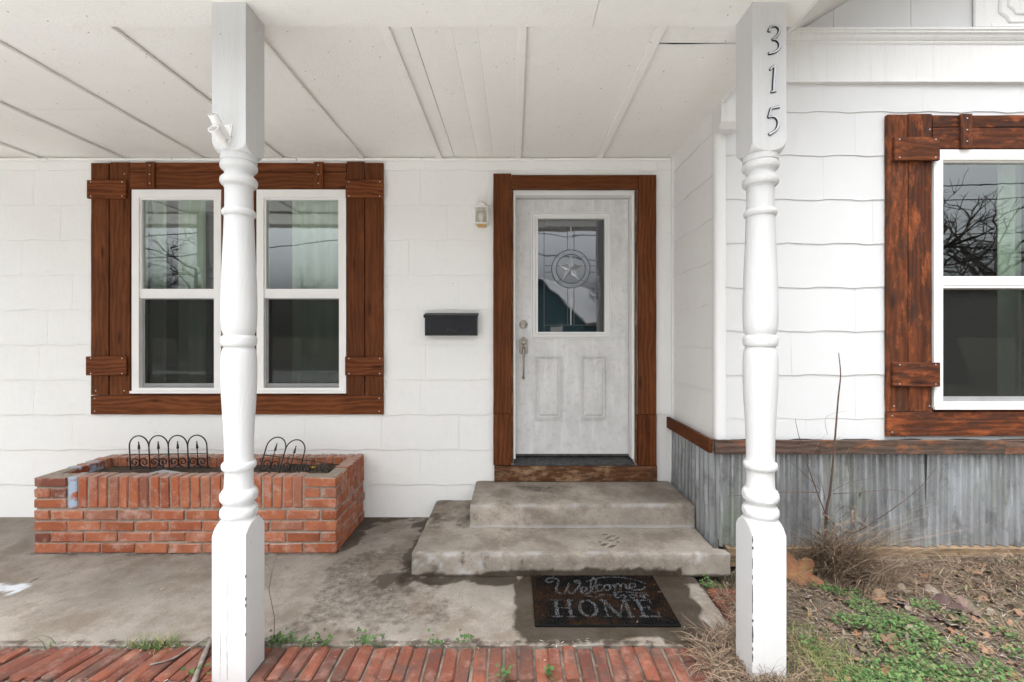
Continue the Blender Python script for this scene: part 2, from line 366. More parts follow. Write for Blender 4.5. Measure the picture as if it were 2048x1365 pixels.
def strokes_mesh(strokes, y0, y1, closed=False):
    """flat ribbons in XZ: list of (points[(x,z)], widths)"""
    mb = MB()
    for pts, ws in strokes:
        if not isinstance(ws, (list, tuple)): ws = [ws] * len(pts)
        L = []; Rr = []
        for i, p in enumerate(pts):
            a_, b_ = pts[max(i - 1, 0)], pts[min(i + 1, len(pts) - 1)]
            t = Vector((b_[0] - a_[0], b_[1] - a_[1])); t.normalize(); nn = Vector((-t.y, t.x)) * ws[i] / 2
            L.append((p[0] + nn.x, p[1] + nn.y)); Rr.append((p[0] - nn.x, p[1] - nn.y))
        n = len(pts); v = [(x, y0, z) for x, z in L] + [(x, y0, z) for x, z in Rr] + [(x, y1, z) for x, z in L] + [(x, y1, z) for x, z in Rr]
        f = []
        for i in range(n - 1):
            f += [(i, n + i, n + i + 1, i + 1), (2 * n + i, 2 * n + i + 1, 3 * n + i + 1, 3 * n + i), (i, i + 1, 2 * n + i + 1, 2 * n + i), (n + i, 3 * n + i, 3 * n + i + 1, n + i + 1)]
        f += [(0, 2 * n, 3 * n, n), (n - 1, 2 * n - 1, 4 * n - 1, 3 * n - 1)]
        mb.add(v, f)
    return mb
def catmull(pts, k=6):
    out = []; n = len(pts)
    for i in range(n - 1):
        p0, p1, p2, p3 = pts[max(i - 1, 0)], pts[i], pts[i + 1], pts[min(i + 2, n - 1)]
        for j in range(k):
            t = j / k
            out.append(tuple(.5 * (2 * b_ + (c_ - a_) * t + (2 * a_ - 5 * b_ + 4 * c_ - d_) * t * t + (3 * b_ - a_ - 3 * c_ + d_) * t ** 3) for a_, b_, c_, d_ in zip(p0, p1, p2, p3)))
    out.append(tuple(pts[-1])); return out
def fattr(me, name, vals):
    at = me.attributes.new(name, 'FLOAT', 'POINT'); at.data.foreach_set('value', np.asarray(vals, np.float32))
def cattr(me, cols):
    at = me.color_attributes.new('Col', 'FLOAT_COLOR', 'POINT'); c = np.ones((len(me.vertices), 4), np.float32); c[:, :3] = cols; at.data.foreach_set('color', c.ravel())
def fbm(x, y, s=1, o=4, z=0): return noise.fractal(Vector((x * s, y * s, z)), .9, 2.0, o)

# ================================================================== SETTING: ground
def ground_z(x, y):
    sg = lambda t: 1 / (1 + math.exp(-max(-50, min(50, t))))
    ed = 1.13 + .25 * sg((y - 2.42) / .05)
    right = sg((x - ed) / .035)
    edge = sg((y - 1.45) / .25)
    z = -.05 + right * (.02 + .095 * edge)
    if right > .02 and y < 3.2: z += right * .022 * fbm(x, y, 3.0)
    if x > 1.2 and 2.45 < y < 3: z += .05 * (y - 2.45) / .38 * (.5 + .5 * math.sin(x * 2.1)) * right
    if x < ed - .03 and 1.9 < y < 9: z = min(z, -.06)
    return z
gx = sorted(set(np.round(np.concatenate([np.arange(-3, .9, .3), np.arange(.9, 3.6, .03), np.arange(3.6, 6, .3), np.array([-250, -120, -60, -30, -15, -8, -5, 8, 12, 20, 40, 80, 160, 250])]), 4)))
gy = sorted(set(np.round(np.concatenate([np.arange(1.3, 3.0, .03), np.arange(-3, 1.3, .25), np.array([-250, -120, -60, -30, -22, -16, -10, -6, 3.3, 4, 6, 10, 20, 60, 150])]), 4)))
gv = [(x, y, ground_z(x, y)) for y in gy for x in gx]; nx = len(gx)
gf = [(j * nx + i, j * nx + i + 1, (j + 1) * nx + i + 1, (j + 1) * nx + i) for j in range(len(gy) - 1) for i in range(nx - 1)]
g = link(bpy.data.objects.new('ground', mk('ground', gv, gf, 'ground', 180))); tag(g, 'dry winter lawn and soil around the house', kind='structure')
rd = mobj('road', [(-200, -19, -.04), (200, -19, -.04), (200, -12.5, -.04), (-200, -12.5, -.04)], [(0, 1, 2, 3)], 'asphalt'); tag(rd, 'asphalt street in front of the house', kind='structure')
dw = MB(); dw.v = [(-9, -10.1, -.044), (4, -10.1, -.044), (4, .95, -.044), (-9, .95, -.044), (.98, .95, -.044), (.98, 1.59, -.044), (-9, 1.59, -.044)]; dw.f = [(0, 1, 2, 4, 3), (3, 4, 5, 6)]  # pale paving added out of view to bounce light up under the porch
tag(dw.obj('bounce_paving', 'lawnpale'), 'added pale paving out of view that bounces light up into the porch', kind='structure')
pv = mobj('pavement', [(-200, -11.6, -.042), (200, -11.6, -.042), (200, -10.2, -.042), (-200, -10.2, -.042)], [(0, 1, 2, 3)], 'lawnpale'); tag(pv, 'pale concrete pavement beside the street', kind='structure')

# porch slab with wet patch, stains, paint mark
WALLY = 3.60
def slab():
    x0, x1, y0, y1 = -4.6, 1.07, 2.112, 3.62; st = .018
    nx_, ny_ = int((x1 - x0) / st) + 1, int((y1 - y0) / st) + 1
    xs = np.linspace(x0, x1, nx_); ys = np.linspace(y0, y1, ny_); v = []; wet = []; sta = []; pai = []
    def rb(x, y, bx0, bx1, by0, by1, r):
        dx = max(bx0 + r - x, x - bx1 + r, 0); dy = max(by0 + r - y, y - by1 + r, 0); return math.hypot(dx, dy) - r
    crack = [G(0, 1205).to_2d(), G(50, 1172).to_2d(), G(85, 1150).to_2d(), G(118, 1128).to_2d()]
    for j, y in enumerate(ys):
        for i, x in enumerate(xs):
            n1 = fbm(x, y, 4.5, 4); n2 = fbm(x, y, 14, 4, 3)
            jx = (.006 * n2 if i == nx_ - 1 else 0); jy = (.008 * fbm(x, 0, 9) if j == 0 else 0)
            v.append((x + jx, y + jy, .0015 * n1 - (.006 if j == 0 or i == nx_ - 1 else 0)))
            d = min(rb(x, y, .0, .97, 2.125, 2.85, .12), rb(x, y, -.68, 1.1, 2.63, 2.9, .03))
            d = max(d, -rb(x, y, .52, .70, 2.08, 2.155, .03)) + .04 * n1 + .016 * n2
            wet.append(min(1, max(0, .5 - d / .045)))
            s = 0
            d2 = rb(x, y, -.80, -.60, 2.62, 2.78, .08) + .09 * n1 + .05 * n2; s = max(s, .85 * min(1, max(0, .5 - d2 / .05)))
            d3 = rb(x, y, -.70, -.58, 2.6, 3.6, .04) + .05 * n1 + .04 * n2; s = max(s, .9 * min(1, max(0, .5 - d3 / .05)))
            d4 = rb(x, y, -1.3, -.6, 3.38, 3.7, .05) + .16 * n1 + .07 * n2; s = max(s, .7 * min(1, max(0, .5 - d4 / .08)))
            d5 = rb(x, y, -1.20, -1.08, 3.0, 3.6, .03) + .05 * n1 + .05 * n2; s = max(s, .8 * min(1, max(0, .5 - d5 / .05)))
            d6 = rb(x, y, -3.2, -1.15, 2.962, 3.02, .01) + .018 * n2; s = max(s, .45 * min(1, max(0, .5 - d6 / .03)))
            d7 = rb(x, y, -1.15, -.4, 2.2, 3.1, .2) + .3 * n1 + .16 * n2; s = max(s, .42 * min(1, max(0, .5 - d7 / .3)))
            d8 = abs(y - 2.125) - .012 + .02 * n2; s = max(s, .7 * min(1, max(0, .5 - d8 / .02)))
            pt = Vector((x, y)); dc = 9
            for a_, b_ in zip(crack, crack[1:]):
                t = max(0, min(1, (pt - a_).dot(b_ - a_) / (b_ - a_).length_squared)); dc = min(dc, (pt - a_ - (b_ - a_) * t).length)
            dc += .01 * n2
            s = max(s, .7 * min(1, max(0, 1 - dc / .011)))
            sta.append(s)
            q = G(5, 1182); dp = rb(x, y, q.x - .25, q.x + .10, q.y - .045, q.y + .05, .03) + .05 * n2 + .02 * n1; pai.append(.75 * min(1, max(0, .3 - dp / .02)))
    f = [(j * nx_ + i, j * nx_ + i + 1, (j + 1) * nx_ + i + 1, (j + 1) * nx_ + i) for j in range(ny_ - 1) for i in range(nx_ - 1)]
    k = len(v); ring = [i for i in range(nx_)] + [j * nx_ + nx_ - 1 for j in range(1, ny_)] + [(ny_ - 1) * nx_ + i for i in range(nx_ - 2, -1, -1)] + [j * nx_ for j in range(ny_ - 2, 0, -1)]
    for r_ in ring: v.append((v[r_][0], v[r_][1], -.12)); wet.append(0); sta.append(.3); pai.append(0)
    for i in range(len(ring)): f.append((ring[i], k + i, k + (i + 1) % len(ring), ring[(i + 1) % len(ring)]))
    me = mk('porch_floor', v, f, 'concrete', 60); fattr(me, 'wet', wet); fattr(me, 'stain', sta); fattr(me, 'paint', pai)
    return tag(link(bpy.data.objects.new('porch_floor', me)), 'worn grey concrete porch floor with dark wet patch', kind='structure')
slab()

# brick edging in front of the slab
walk = bbox('brick_paving', -4.6, 1.22, 1.60, 2.104, -.15, -.011, 'mortard', bev=.004)
tag(walk, 'row of dirty red bricks laid on edge before the porch floor', kind='structure')
x = 1.0; i = 0
while x > -4.2:
    yaw = 0 if x > -1.0 else min(R(17), (-1.0 - x) * R(16))
    wd = .058 + random.uniform(-.003, .003); L = .205
    for row in range(2):
        yc = 2.098 - L / 2 - row * (L + .012) + random.uniform(-.004, .004)
        xc = x - wd / 2 - row * (.02 + math.tan(yaw) * L)
        me = bevbox_mesh('brick', wd, L, .09, .007, 'paver', .0034, i % 11)
        rot = Matrix.Rotation(-yaw + R(random.uniform(-.8, .8)), 4, 'Z') @ Matrix.Rotation(R(random.uniform(-1, 1)), 4, 'X')
        link(bpy.data.objects.new('brick', me), walk, Matrix.Translation((xc, yc, -.043 + random.uniform(-.006, .006))) @ rot)
    x -= (wd + random.choice([.005, .006, .008, .010])) / max(.9, math.cos(yaw)); i += 1
for k in range(5):     # bricks down the right side of the slab
    y = 2.55 - k * .072
    me = bevbox_mesh('brick', .205, .06, .09, .006, 'paver', .002, k)
    link(bpy.data.objects.new('brick', me), walk, Matrix.Translation((1.19 + random.uniform(-.005, .005), y, -.046)) @ Matrix.Rotation(R(random.uniform(-3, 3)), 4, 'Z'))

# ================================================================== HOUSE
house = empty('house', (0, WALLY, 0))
tag(house, 'white shingle sided house with brown wooden trim, turned posts and covered porch', 'house')
WX, WY = 1.258, 2.83          # wing corner
CEIL = 2.84
WIN_L = (-3.320, WALLY); WIN_R = (2.291, WY)
def win_open(x0): return (x0 + .30, x0 + 2.0, .984, 2.578)
def win_shing(x0): return (x0 + .04, x0 + 2.25, .86, 2.755)
DOOR_OPEN = (-.008, .945, .425, 2.575); DOOR_SH = (-.12, 1.07, .30, 2.66)

def back_wall(name, rects, Y, t, mat='siding'):
    mb = MB()
    for (x0, x1, z0, z1) in rects: mb.box(x0, x1, Y, Y + t, z0, z1)
    return mb.obj(name, mat, house)
def shingle_mesh(x0, x1, z0, z1, wave, mat, phase):
    """local: x along, -y outward, z up; centre at middle bottom"""
    n = max(1, int((x1 - x0) / .04)); xc = (x0 + x1) / 2; v = []; H = .275
    k0, k1 = (.0092, .0052) if mat == 'siding_wing' else (.0118, .0080)
    def out(z): return k0 - k1 * (z - wave[1]) / H
    for i in range(n + 1):
        xx = x0 + (x1 - x0) * i / n; zb = z0
        if wave[0]: zb = z0 + .0042 * math.sin(xx * 2 * math.pi / .33 + phase) + .002 * math.sin(xx * 2 * math.pi / .14 + phase * 2)
        o0, o1 = out(zb), out(z1)
        th_ = .0036 if mat == 'siding_wing' else .0055
        v += [(xx - xc, -o0, zb - z0), (xx - xc, -o1, z1 - z0), (xx - xc, -o1 + th_, z1 - z0), (xx - xc, -o0 + th_, zb - z0)]
    f = []
    for i in range(n):
        a_, b_ = i * 4, i * 4 + 4
        for k in range(4): f.append((a_ + k, b_ + k, b_ + (k + 1) % 4, a_ + (k + 1) % 4)[::-1] if False else (a_ + k, a_ + (k + 1) % 4, b_ + (k + 1) % 4, b_ + k))
    f.append((3, 2, 1, 0)); k = n * 4; f.append((k, k + 1, k + 2, k + 3))
    me = mk('shingle', v, f, mat); return me
def shingles(parent, u0, u1, lines, top, holes, mat, place, seed, W=.61):
    rr = random.Random(seed)
    for k, zb in enumerate(lines):
        zt = min((lines[k + 1] if k + 1 < len(lines) else top + .02), top) + .018
        if k + 1 >= len(lines): zt = top
        off = rr.choice([0, .33, .61, .18]) * W + (k % 2) * W / 2; x = u0 - off; ph = rr.uniform(0, 6)
        while x < u1:
            a_, b_ = max(x, u0), min(x + W, u1)
            if b_ - a_ > .02:
                rects = [(a_ + .0006, b_ - .0006, zb, zt)]
                for h in holes: rects = rect_minus(rects, h)
                for (x0, x1, z0, z1) in rects:
                    if x1 - x0 < .008 or z1 - z0 < .012: continue
                    me = shingle_mesh(x0, x1, z0, z1, (abs(z0 - zb) < 1e-6, zb), mat, ph)
                    link(bpy.data.objects.new('shingle', me), parent, place((x0 + x1) / 2, z0, R(rr.uniform(-.12, .12))))
            x += W
# porch wall
rects = rect_minus(rect_minus([(-4.6, WX + .1, -.05, 3.0)], win_open(WIN_L[0])), DOOR_OPEN)
pw = back_wall('wall', rects, WALLY + .004, .12); pw['label'] = 'white shingled wall under the porch'
shingles(pw, -4.6, WX - .006, [1.635 + .2755 * k for k in range(-6, 5)], CEIL, [win_shing(WIN_L[0]), DOOR_SH], 'siding',
         lambda u, z, t: Matrix.Translation((u, WALLY, z)) @ Matrix.Rotation(t * .3, 4, 'Y'), 3)
# wing side wall (faces left)
sw = MB().box(WX + .004, WX + .12, WY + .02, WALLY + .004, -.05, 3.05).obj('side_wall', 'siding', house)
shingles(sw, WY + .03, WALLY - .008, [.775] + [1.90 + .2715 * k for k in range(-3, 4)], CEIL, [], 'siding',
         lambda u, z, t: Matrix.Translation((WX, u, z)) @ Matrix.Rotation(R(-90), 4, 'Z'), 5)
# wing front wall with gable above
rects = rect_minus([(WX + .02, 6.9, -.05, 3.24)], win_open(WIN_R[0]))
ww = back_wall('wing_wall', rects, WY + .004, .12, 'siding_wing'); ww['label'] = 'bright white shingled wall of the projecting wing'
shingles(ww, WX + .05, 5.4, [.79, .918, 1.19, 1.461, 1.732, 2.004, 2.276, 2.55, 2.82], 3.0, [win_shing(WIN_R[0])], 'siding_wing',
         lambda u, z, t: Matrix.Translation((u, WY, z)) @ Matrix.Rotation(t * .4, 4, 'Y'), 11)
# corner bead
mb = MB(); prof = [(0, .045), (-.012, .045), (-.016, .02), (-.014, 0), (-.008, -.010), (.004, -.016), (.03, -.016), (.05, -.013), (.05, 0), (.0, 0)]
v = []; 
for z in (.79, 2.86): v += [(WX + px, WY + py, z) for px, py in prof]
n = len(prof); f = [(k, (k + 1) % n, n + (k + 1) % n, n + k) for k in range(n)] + [tuple(range(n))[::-1], tuple(range(n, 2 * n))]
cb = mobj('corner_trim', v, f, 'trimwhite', house, 50)
bbox('inner_corner_trim', WX - .022, WX - .004, WALLY - .026, WALLY - .008, .30, CEIL, 'trimwhite', house)

# gable of the wing
SL = .61
def rake(x): return 3.312 + SL * (x - 1.739)
gw = mobj('gable_wall', [(1.28, WY, 3.0), (6.7, WY, 3.0), (6.7, WY, rake(1.3)), (4.0, WY, rake(4.0)), (1.28, WY, rake(1.28)),
                         (1.28, WY + .1, 3.0), (6.7, WY + .1, 3.0), (6.7, WY + .1, rake(1.3)), (4.0, WY + .1, rake(4.0)), (1.28, WY + .1, rake(1.28))],
          [(0, 1, 2, 3, 4), (9, 8, 7, 6, 5), (0, 5, 6, 1), (1, 6, 7, 2), (2, 7, 8, 3), (3, 8, 9, 4), (4, 9, 5, 0)], 'siding_wing', house)
for k in range(6):      # gable cladding boards
    x0 = 1.5 + k * .48; z1 = min(rake(x0), rake(min(x0 + .477, 4)))
    mobj('gable_panel', [(x0, WY - .008, 3.24), (x0 + .477, WY - .008, 3.24), (x0 + .477, WY - .008, rake(x0 + .477) - .004), (x0, WY - .008, rake(x0) - .004),
                         (x0, WY - .001, 3.24), (x0 + .477, WY - .001, 3.24), (x0 + .477, WY - .001, rake(x0 + .477) - .004), (x0, WY - .001, rake(x0) - .004)], BOXF, 'siding_wing', gw)
bbox('frieze_board', WX + .03, 6.5, WY - .022, WY - .001, 3.005, 3.238, 'trimwhite', house, .003)
bbox('frieze_drip', WX + .03, 6.5, WY - .030, WY - .001, 2.994, 3.006, 'trimwhite', house, .002)
cp = [(0, 3.226), (-.024, 3.226), (-.030, 3.236), (-.030, 3.246), (-.036, 3.250), (-.044, 3.262), (-.047, 3.275), (-.058, 3.281), (-.058, 3.292), (-.064, 3.296), (-.064, 3.309), (0, 3.315)]
v = [(xx, WY + a_, b_) for xx in (WX + .03, 6.5) for a_, b_ in cp]; n = len(cp)
mobj('crown_moulding', v, [(k, n + k, n + (k + 1) % n, (k + 1) % n) for k in range(n)] + [tuple(range(n)), tuple(range(n, 2 * n))[::-1]], 'trimwhite', house)
# roof of the wing with overhanging rake
mb = MB()
def slab4(mb, xa, xb, y0, y1, zf, t): mb.add([(xa, y0, zf(xa)), (xb, y0, zf(xb)), (xb, y1, zf(xb)), (xa, y1, zf(xa)), (xa, y0, zf(xa) + t), (xb, y0, zf(xb) + t), (xb, y1, zf(xb) + t), (xa, y1, zf(xa) + t)], BOXF)
slab4(mb, 1.30, 4.0, 2.43, 8, rake, .06); slab4(mb, 4.0, 6.9, 2.43, 8, lambda x: rake(8.0 - x), .06)
wr = mb.obj('wing_roof', 'trimwhite', house); wr['label'] = 'sloping white underside of the wing roof overhang'
mb = MB(); slab4(mb, 1.27, 4.0, 2.40, 2.428, lambda x: rake(x) - .028, .14); mb.obj('rake_board', 'trimwhite', wr)
mb = MB(); slab4(mb, 1.26, 4.0, 2.37, 8, lambda x: rake(x) + .114, .02); slab4(mb, 4.0, 7, 2.37, 8, lambda x: rake(8 - x) + .114, .02); mb.obj('roof_shingles', 'roof', wr)
# decorative gable panel
gp = bbox('gable_ornament', 2.84, 4.6, WY - .016, WY - .009, 3.335, 3.62, 'trimwhite', house)
for (a_, b_, c_, d_) in [(2.832, 2.93, 3.33, 3.80), (2.931, 4.6, 3.33, 3.352)]:
    bbox('border', a_, b_, WY - .034, WY - .0165, c_, d_, 'trimwhite', gp, .003)
for x0 in (3.00, 3.36, 3.72):
    for k, (ins, hw) in enumerate(((0, .012), (.055, .008))):
        xa, xb, za, zb, c = x0 + ins, x0 + .31 - ins, 3.37 + ins, 3.69 - ins, .06 - ins * .3
        pts = [(xa + c, za), (xb - c, za), (xb - c * .8, za + c * .5), (xb - c * .4, za + c * .8), (xb, za + c), (xb, zb - c), (xb - c, zb), (xa + c, zb), (xa, zb - c), (xa, za + c), (xa + c * .4, za + c * .8), (xa + c * .8, za + c * .5), (xa + c, za)]
        mb = MB(); mb.tube([(p, WY - .018, q) for p, q in pts], hw, 8); mb.obj('moulding', 'trimwhite', gp, 60)
# bracket under the ceiling at the corner
bx = [(1.235, 2.70), (1.365, 2.70)]
prof = [(2.827, 2.685), (2.76, 2.685), (2.725, 2.715), (2.715, 2.77), (2.715, 2.95), (2.827, 2.95)]
v = [(xx, yy, zz) for xx in (1.235, 1.36) for yy, zz in prof]; n = 6
mobj('corner_bracket', v, [(k, n + k, n + (k + 1) % n, (k + 1) % n) for k in range(n)] + [tuple(range(n)), tuple(range(n, 2 * n))[::-1]], 'trimwhite', house)

# ------------------------------------------------------------------ porch ceiling
ceil = MB().box(-4.75, WX + .0, 1.512, WALLY + .05, CEIL + .09, CEIL + .13).obj('porch_ceiling', 'gap', house); ceil['label'] = 'cream painted boarded porch ceiling'
bxs = [(p - VX) * .003956 for p in (-78, 80, 245, 405, 565, 725, 880, 1037, 1197)]
bxs = [bxs[0] - 1.24, bxs[0] - .62] + bxs
edges = bxs + [WX]
SOF0, SOF1 = 1.74, 2.035
def panel(x0, x1, y0, y1, dz=0, nm='ceiling_panel', tilt=0): 
    nx_, ny_ = 6, 8; v = []; ph = random.uniform(0, 9)
    for l in (0, 1):
        for j in range(ny_ + 1):
            for i_ in range(nx_ + 1):
                s_, t_ = i_ / nx_, j / ny_; sag = .006 * math.sin(math.pi * s_) * (.6 + .4 * math.sin(ph + 5 * t_))
                v.append((x0 + (x1 - x0) * s_, y0 + (y1 - y0) * t_, CEIL + dz - sag + (.008 if l else 0) + tilt * (1 - t_)))
    m_ = (nx_ + 1); k = m_ * (ny_ + 1); f = []
    for j in range(ny_):
        for i_ in range(nx_):
            q = j * m_ + i_; f += [(q, q + m_, q + m_ + 1, q + 1), (k + q, k + q + 1, k + q + m_ + 1, k + q + m_)]
    rim = [i_ for i_ in range(m_)] + [j * m_ + nx_ for j in range(1, ny_ + 1)] + [ny_ * m_ + i_ for i_ in range(nx_ - 1, -1, -1)] + [j * m_ for j in range(ny_ - 1, 0, -1)]
    for a_, b_ in zip(rim, rim[1:] + rim[:1]): f.append((a_, b_, k + b_, k + a_))
    return mobj(nm, v, f, 'ceil', ceil, 60)
for k in range(len(edges) - 1):
    x0, x1 = edges[k] + .0005, edges[k + 1] - .0005
    if k == len(edges) - 4:      # narrow boards, open joints
        js = [x0, x0 + .115, x0 + .30, x0 + .42, x1]
        for q in range(4): panel(js[q] + (.0030 if q == 1 else .0003), js[q + 1] - (.0003), SOF1 - .02, WALLY - .005, random.uniform(0, .003))
    elif k == len(edges) - 2:
        panel(x0, x1, SOF1 - .02, 2.190, .003); bp = panel(x0, x1 - .002, 2.203, WALLY - .005, 0, tilt=-.003)
        ym = min(q.co.y for q in bp.data.vertices)
        for q in bp.data.vertices:      # sprung joint, closing towards the wing
            if q.co.y < ym + .01: q.co.y -= .0125 * max(0, min(1, (q.co.x + .15) / .40)) + (.008 if q.co.x < -.27 else 0)
    elif k % 2 == 0: panel(x0, x1, SOF1 - .02, 2.83, .001); panel(x0, x1, 2.8325, WALLY - .005)
    else: panel(x0, x1, SOF1 - .02, WALLY - .005)
for x0 in bxs:
    t = random.uniform(-.006, .006)
    bbox('batten', x0 - .023, x0 + .023, SOF1 - .01, WALLY - .03, CEIL - .021, CEIL - .003, 'ceil', ceil, .003, 0, 0, Matrix.Rotation(t * .4, 4, 'Z'))
for k in range(7):
    x0 = edges[0] + (WX - .03 - edges[0]) * k / 7
    bbox('cove_strip', x0, x0 + (WX - .03 - edges[0]) / 7 - .003, WALLY - .034, WALLY - .014, CEIL - .034, CEIL - .012 - .001 * (k % 2), 'ceil', ceil, .006)
js = [-4.75, -2.315, .35, 1.24]
for a_, b_ in zip(js, js[1:]): bbox('soffit_board', a_ + .001, b_ - .001, SOF0, SOF1, CEIL - .028, CEIL - .004, 'ceil', ceil, .003)
for a_, b_ in zip(js, js[1:]): bbox('soffit_board', a_ + .001, b_ - .001, 1.512, SOF0 - .003, CEIL - .018, CEIL - .002, 'ceil', ceil, .003)  # outer eave strip out of view, overhang extended forward to shade the posts
bbox('fascia_board', -4.75, 1.24, 1.48, 1.51, CEIL - .06, CEIL + .18, 'trimwhite', ceil, .003)
bbox('end_board', 1.2405, 1.262, 1.48, 2.80, CEIL - .02, CEIL + .18, 'trimwhite', ceil, .003)
mobj('porch_roof', [(-4.8, 1.44, 2.99), (1.30, 1.44, 2.99), (1.30, 6.5, 5.4), (-4.8, 6.5, 5.4), (-4.8, 1.44, 3.03), (1.30, 1.44, 3.03), (1.30, 6.5, 5.44), (-4.8, 6.5, 5.44)], BOXF, 'roof', house)

# dark rooms behind the glass
def room(x0, x1, y0, y1, z0, z1, name):
    t = .05; mb = MB()
    mb.box(x0, x1, y1, y1 + t, z0, z1).box(x0 - t, x0, y0, y1, z0, z1).box(x1, x1 + t, y0, y1, z0, z1).box(x0, x1, y0, y1, z0 - t, z0).box(x0, x1, y0, y1, z1, z1 + t)
    return mb.obj(name, 'room', house)
room(-4.5, -.15, WALLY + .126, 6.4, .3, 2.9, 'living_room'); room(-.09, 1.15, WALLY + .126, 6.4, .3, 2.9, 'hallway'); room(1.42, 6.4, WY + .126, 6.4, .3, 2.95, 'wing_room')

# ------------------------------------------------------------------ double windows with boarded trim
def window(x0, Y, wood, label, lo=.317, b0=-.012, b1=.288):
    fr = MB()
    units = [(x0 + lo, x0 + 1.017), (x0 + 1.296, x0 + 1.998)]
    zt, zb = 2.578, .986; mr0, mr1 = 1.727, 1.80; y0, y1 = Y - .030, Y + .06
    for a_, b_ in units:
        fr.box(a_, a_ + .055, y0, y1, zb, zt).box(b_ - .055, b_, y0, y1, zb, zt).box(a_ + .055, b_ - .055, y0, y1, zt - .062, zt).box(a_ + .055, b_ - .055, y0, y1, zb, zb + .036)
        fr.box(a_ - .006, b_ + .006, y0 - .014, y0 - .0005, zb - .006, zb + .014)
    w_ = fr.obj('window', 'vinyl', house); w_['label'] = label
    for a_, b_ in units:
        s_ = MB(); ya = Y - .016
        s_.box(a_ + .055, b_ - .055, ya, ya + .05, mr0, mr1)                   # meeting rail
        s_.box(a_ + .055, a_ + .066, ya, ya + .03, mr1, zt - .062).box(b_ - .066, b_ - .055, ya, ya + .03, mr1, zt - .062).box(a_ + .066, b_ - .066, ya, ya + .03, zt - .074, zt - .062)
        s_.box(a_ + .0665, b_ - .0665, ya - .004, ya - .0005, mr0 + .02, mr0 + .026)
        s_.obj('sash', 'vinyl', w_)
        bbox('pane', a_ + .066, b_ - .066, Y + .002, Y + .006, mr1, zt - .074, 'glass', w_, 0)
        bbox('pane', a_ + .058, b_ - .058, Y + .036, Y + .040, zb + .036, mr0, 'glass', w_, 0)
        sc = MB(); ys = Y + .006
        sc.box(a_ + .056, a_ + .074, ys, ys + .012, zb + .037, mr0).box(b_ - .068, b_ - .056, ys, ys + .012, zb + .037, mr0).box(a_ + .074, b_ - .068, ys, ys + .012, zb + .037, zb + .068).box(a_ + .074, b_ - .068, ys, ys + .012, mr0 - .008, mr0)
        sc.obj('screen_frame', 'screenframe', w_)
        bbox('insect_screen', a_ + .074, b_ - .068, ys + .004, ys + .0045, zb + .068, mr0 - .008, 'screen', w_, 0)
    yb = Y - .0125
    def pl(a_, b_, c_, d_, ax, lift=0, th=.020, mat=wood): plank('plank', x0 + a_, x0 + b_, yb - th - lift, yb - lift, c_, d_, mat, w_, ax)
    r_ = lambda q=.008: random.uniform(-q, q)
    k_ = lo / .317
    pl(0, .138 * k_, .968, 2.79 + r_(), 'z', 0, .022); pl(.145 * k_, .302 * k_, .966, 2.792 + r_(), 'z', 0, .019)
    pl(2.003, 2.142, .966, 2.79 + r_(), 'z', 0, .019); pl(2.150, 2.29, .968, 2.79 + r_(), 'z', 0, .022)
    pl(1.024, 1.288, .968, 2.582, 'z', 0, .016)
    pl(.306 * k_, 1.15, 2.716, 2.79, 'x', 0, .018); pl(1.153, 1.999, 2.718, 2.787, 'x', 0, .018)
    pl(.306 * k_, 1.999, 2.584, 2.712, 'x', 0, .020)
    pl(.44, .508, 2.582, 2.788, 'z', .0215, .016); pl(1.755, 1.825, 2.586, 2.788, 'z', .0215, .016)
    pl(b0, b1, 2.503, 2.645, 'x', .0235, .018); pl(b0 - .008, b1 + .002, 1.122, 1.269, 'x', .0235, .018)
    pl(2.004, 2.296, 2.508, 2.650, 'x', .0235, .018); pl(2.0, 2.294, 1.122, 1.269, 'x', .0235, .018)
    pl(0, 2.29, .814, .962, 'x', 0, .021)
    pl(.306, 2.0, .9635, .978, 'x', -.006, .012)
    nl = MB()
    spots = [(a_, z) for a_ in (b0 + .03, b1 - .026) for z in (2.63, 2.52, 1.255, 1.137)] + [(a_, z) for a_ in (2.03, 2.27) for z in (2.63, 2.52, 1.255, 1.137)]
    spots = [(a_, z, .0420) for a_, z in spots] + [(a_, z, .038) for a_ in (.474, 1.79) for z in (2.62, 2.69, 2.76)] + [(.03, .94, .0215), (.03, .84, .0215), (2.26, .94, .0215), (2.26, .84, .0215), (.04, 1.0, .0225), (.26, 1.0, .0195), (.262, 2.7, .0195)]
    for a_, z, l_ in spots: nl.lathe([(.0048, 0), (.0048, .0012), (.003, .0018)], 8, Matrix.Translation((x0 + a_, yb - l_, z)) @ Matrix.Rotation(R(90), 4, 'X'))
    nl.obj('nail_heads', 'steel', w_)
    return w_
window(*WIN_L, 'wood', 'double window with reddish brown board trim under the porch')
window(*WIN_R, 'woodw', 'double window with dark weathered board trim on the wing', .291, .028, .304)

# curtains
def curtain(x0, x1, Y, label, amp=.02, fq=60):
    n = 70; v = []; f = []
    for i_ in range(n + 1):
        xx = x0 + (x1 - x0) * i_ / n; yy = Y + amp * math.sin(xx * fq) + .012 * math.sin(xx * 23)
        for dz in (.93, 2.66): v += [(xx, yy, dz), (xx, yy + .004, dz)]
    for i_ in range(n):
        a_, b_ = i_ * 4, i_ * 4 + 4
        f += [(a_, b_, b_ + 2, a_ + 2), (a_ + 1, a_ + 3, b_ + 3, b_ + 1), (a_ + 2, b_ + 2, b_ + 3, a_ + 3), (a_, a_ + 1, b_ + 1, b_)]
    return tag(mobj('curtain', v, f, 'curtain', None, 60), label, 'curtain', 'curtains behind the windows')
curtain(-3.0, -2.84, WALLY + .13, 'pale curtain panel at the window side away from the door, beside brown shutter')
curtain(-2.74, -2.52, WALLY + .13, 'narrow pale curtain panel in the middle of the window pane behind glass')
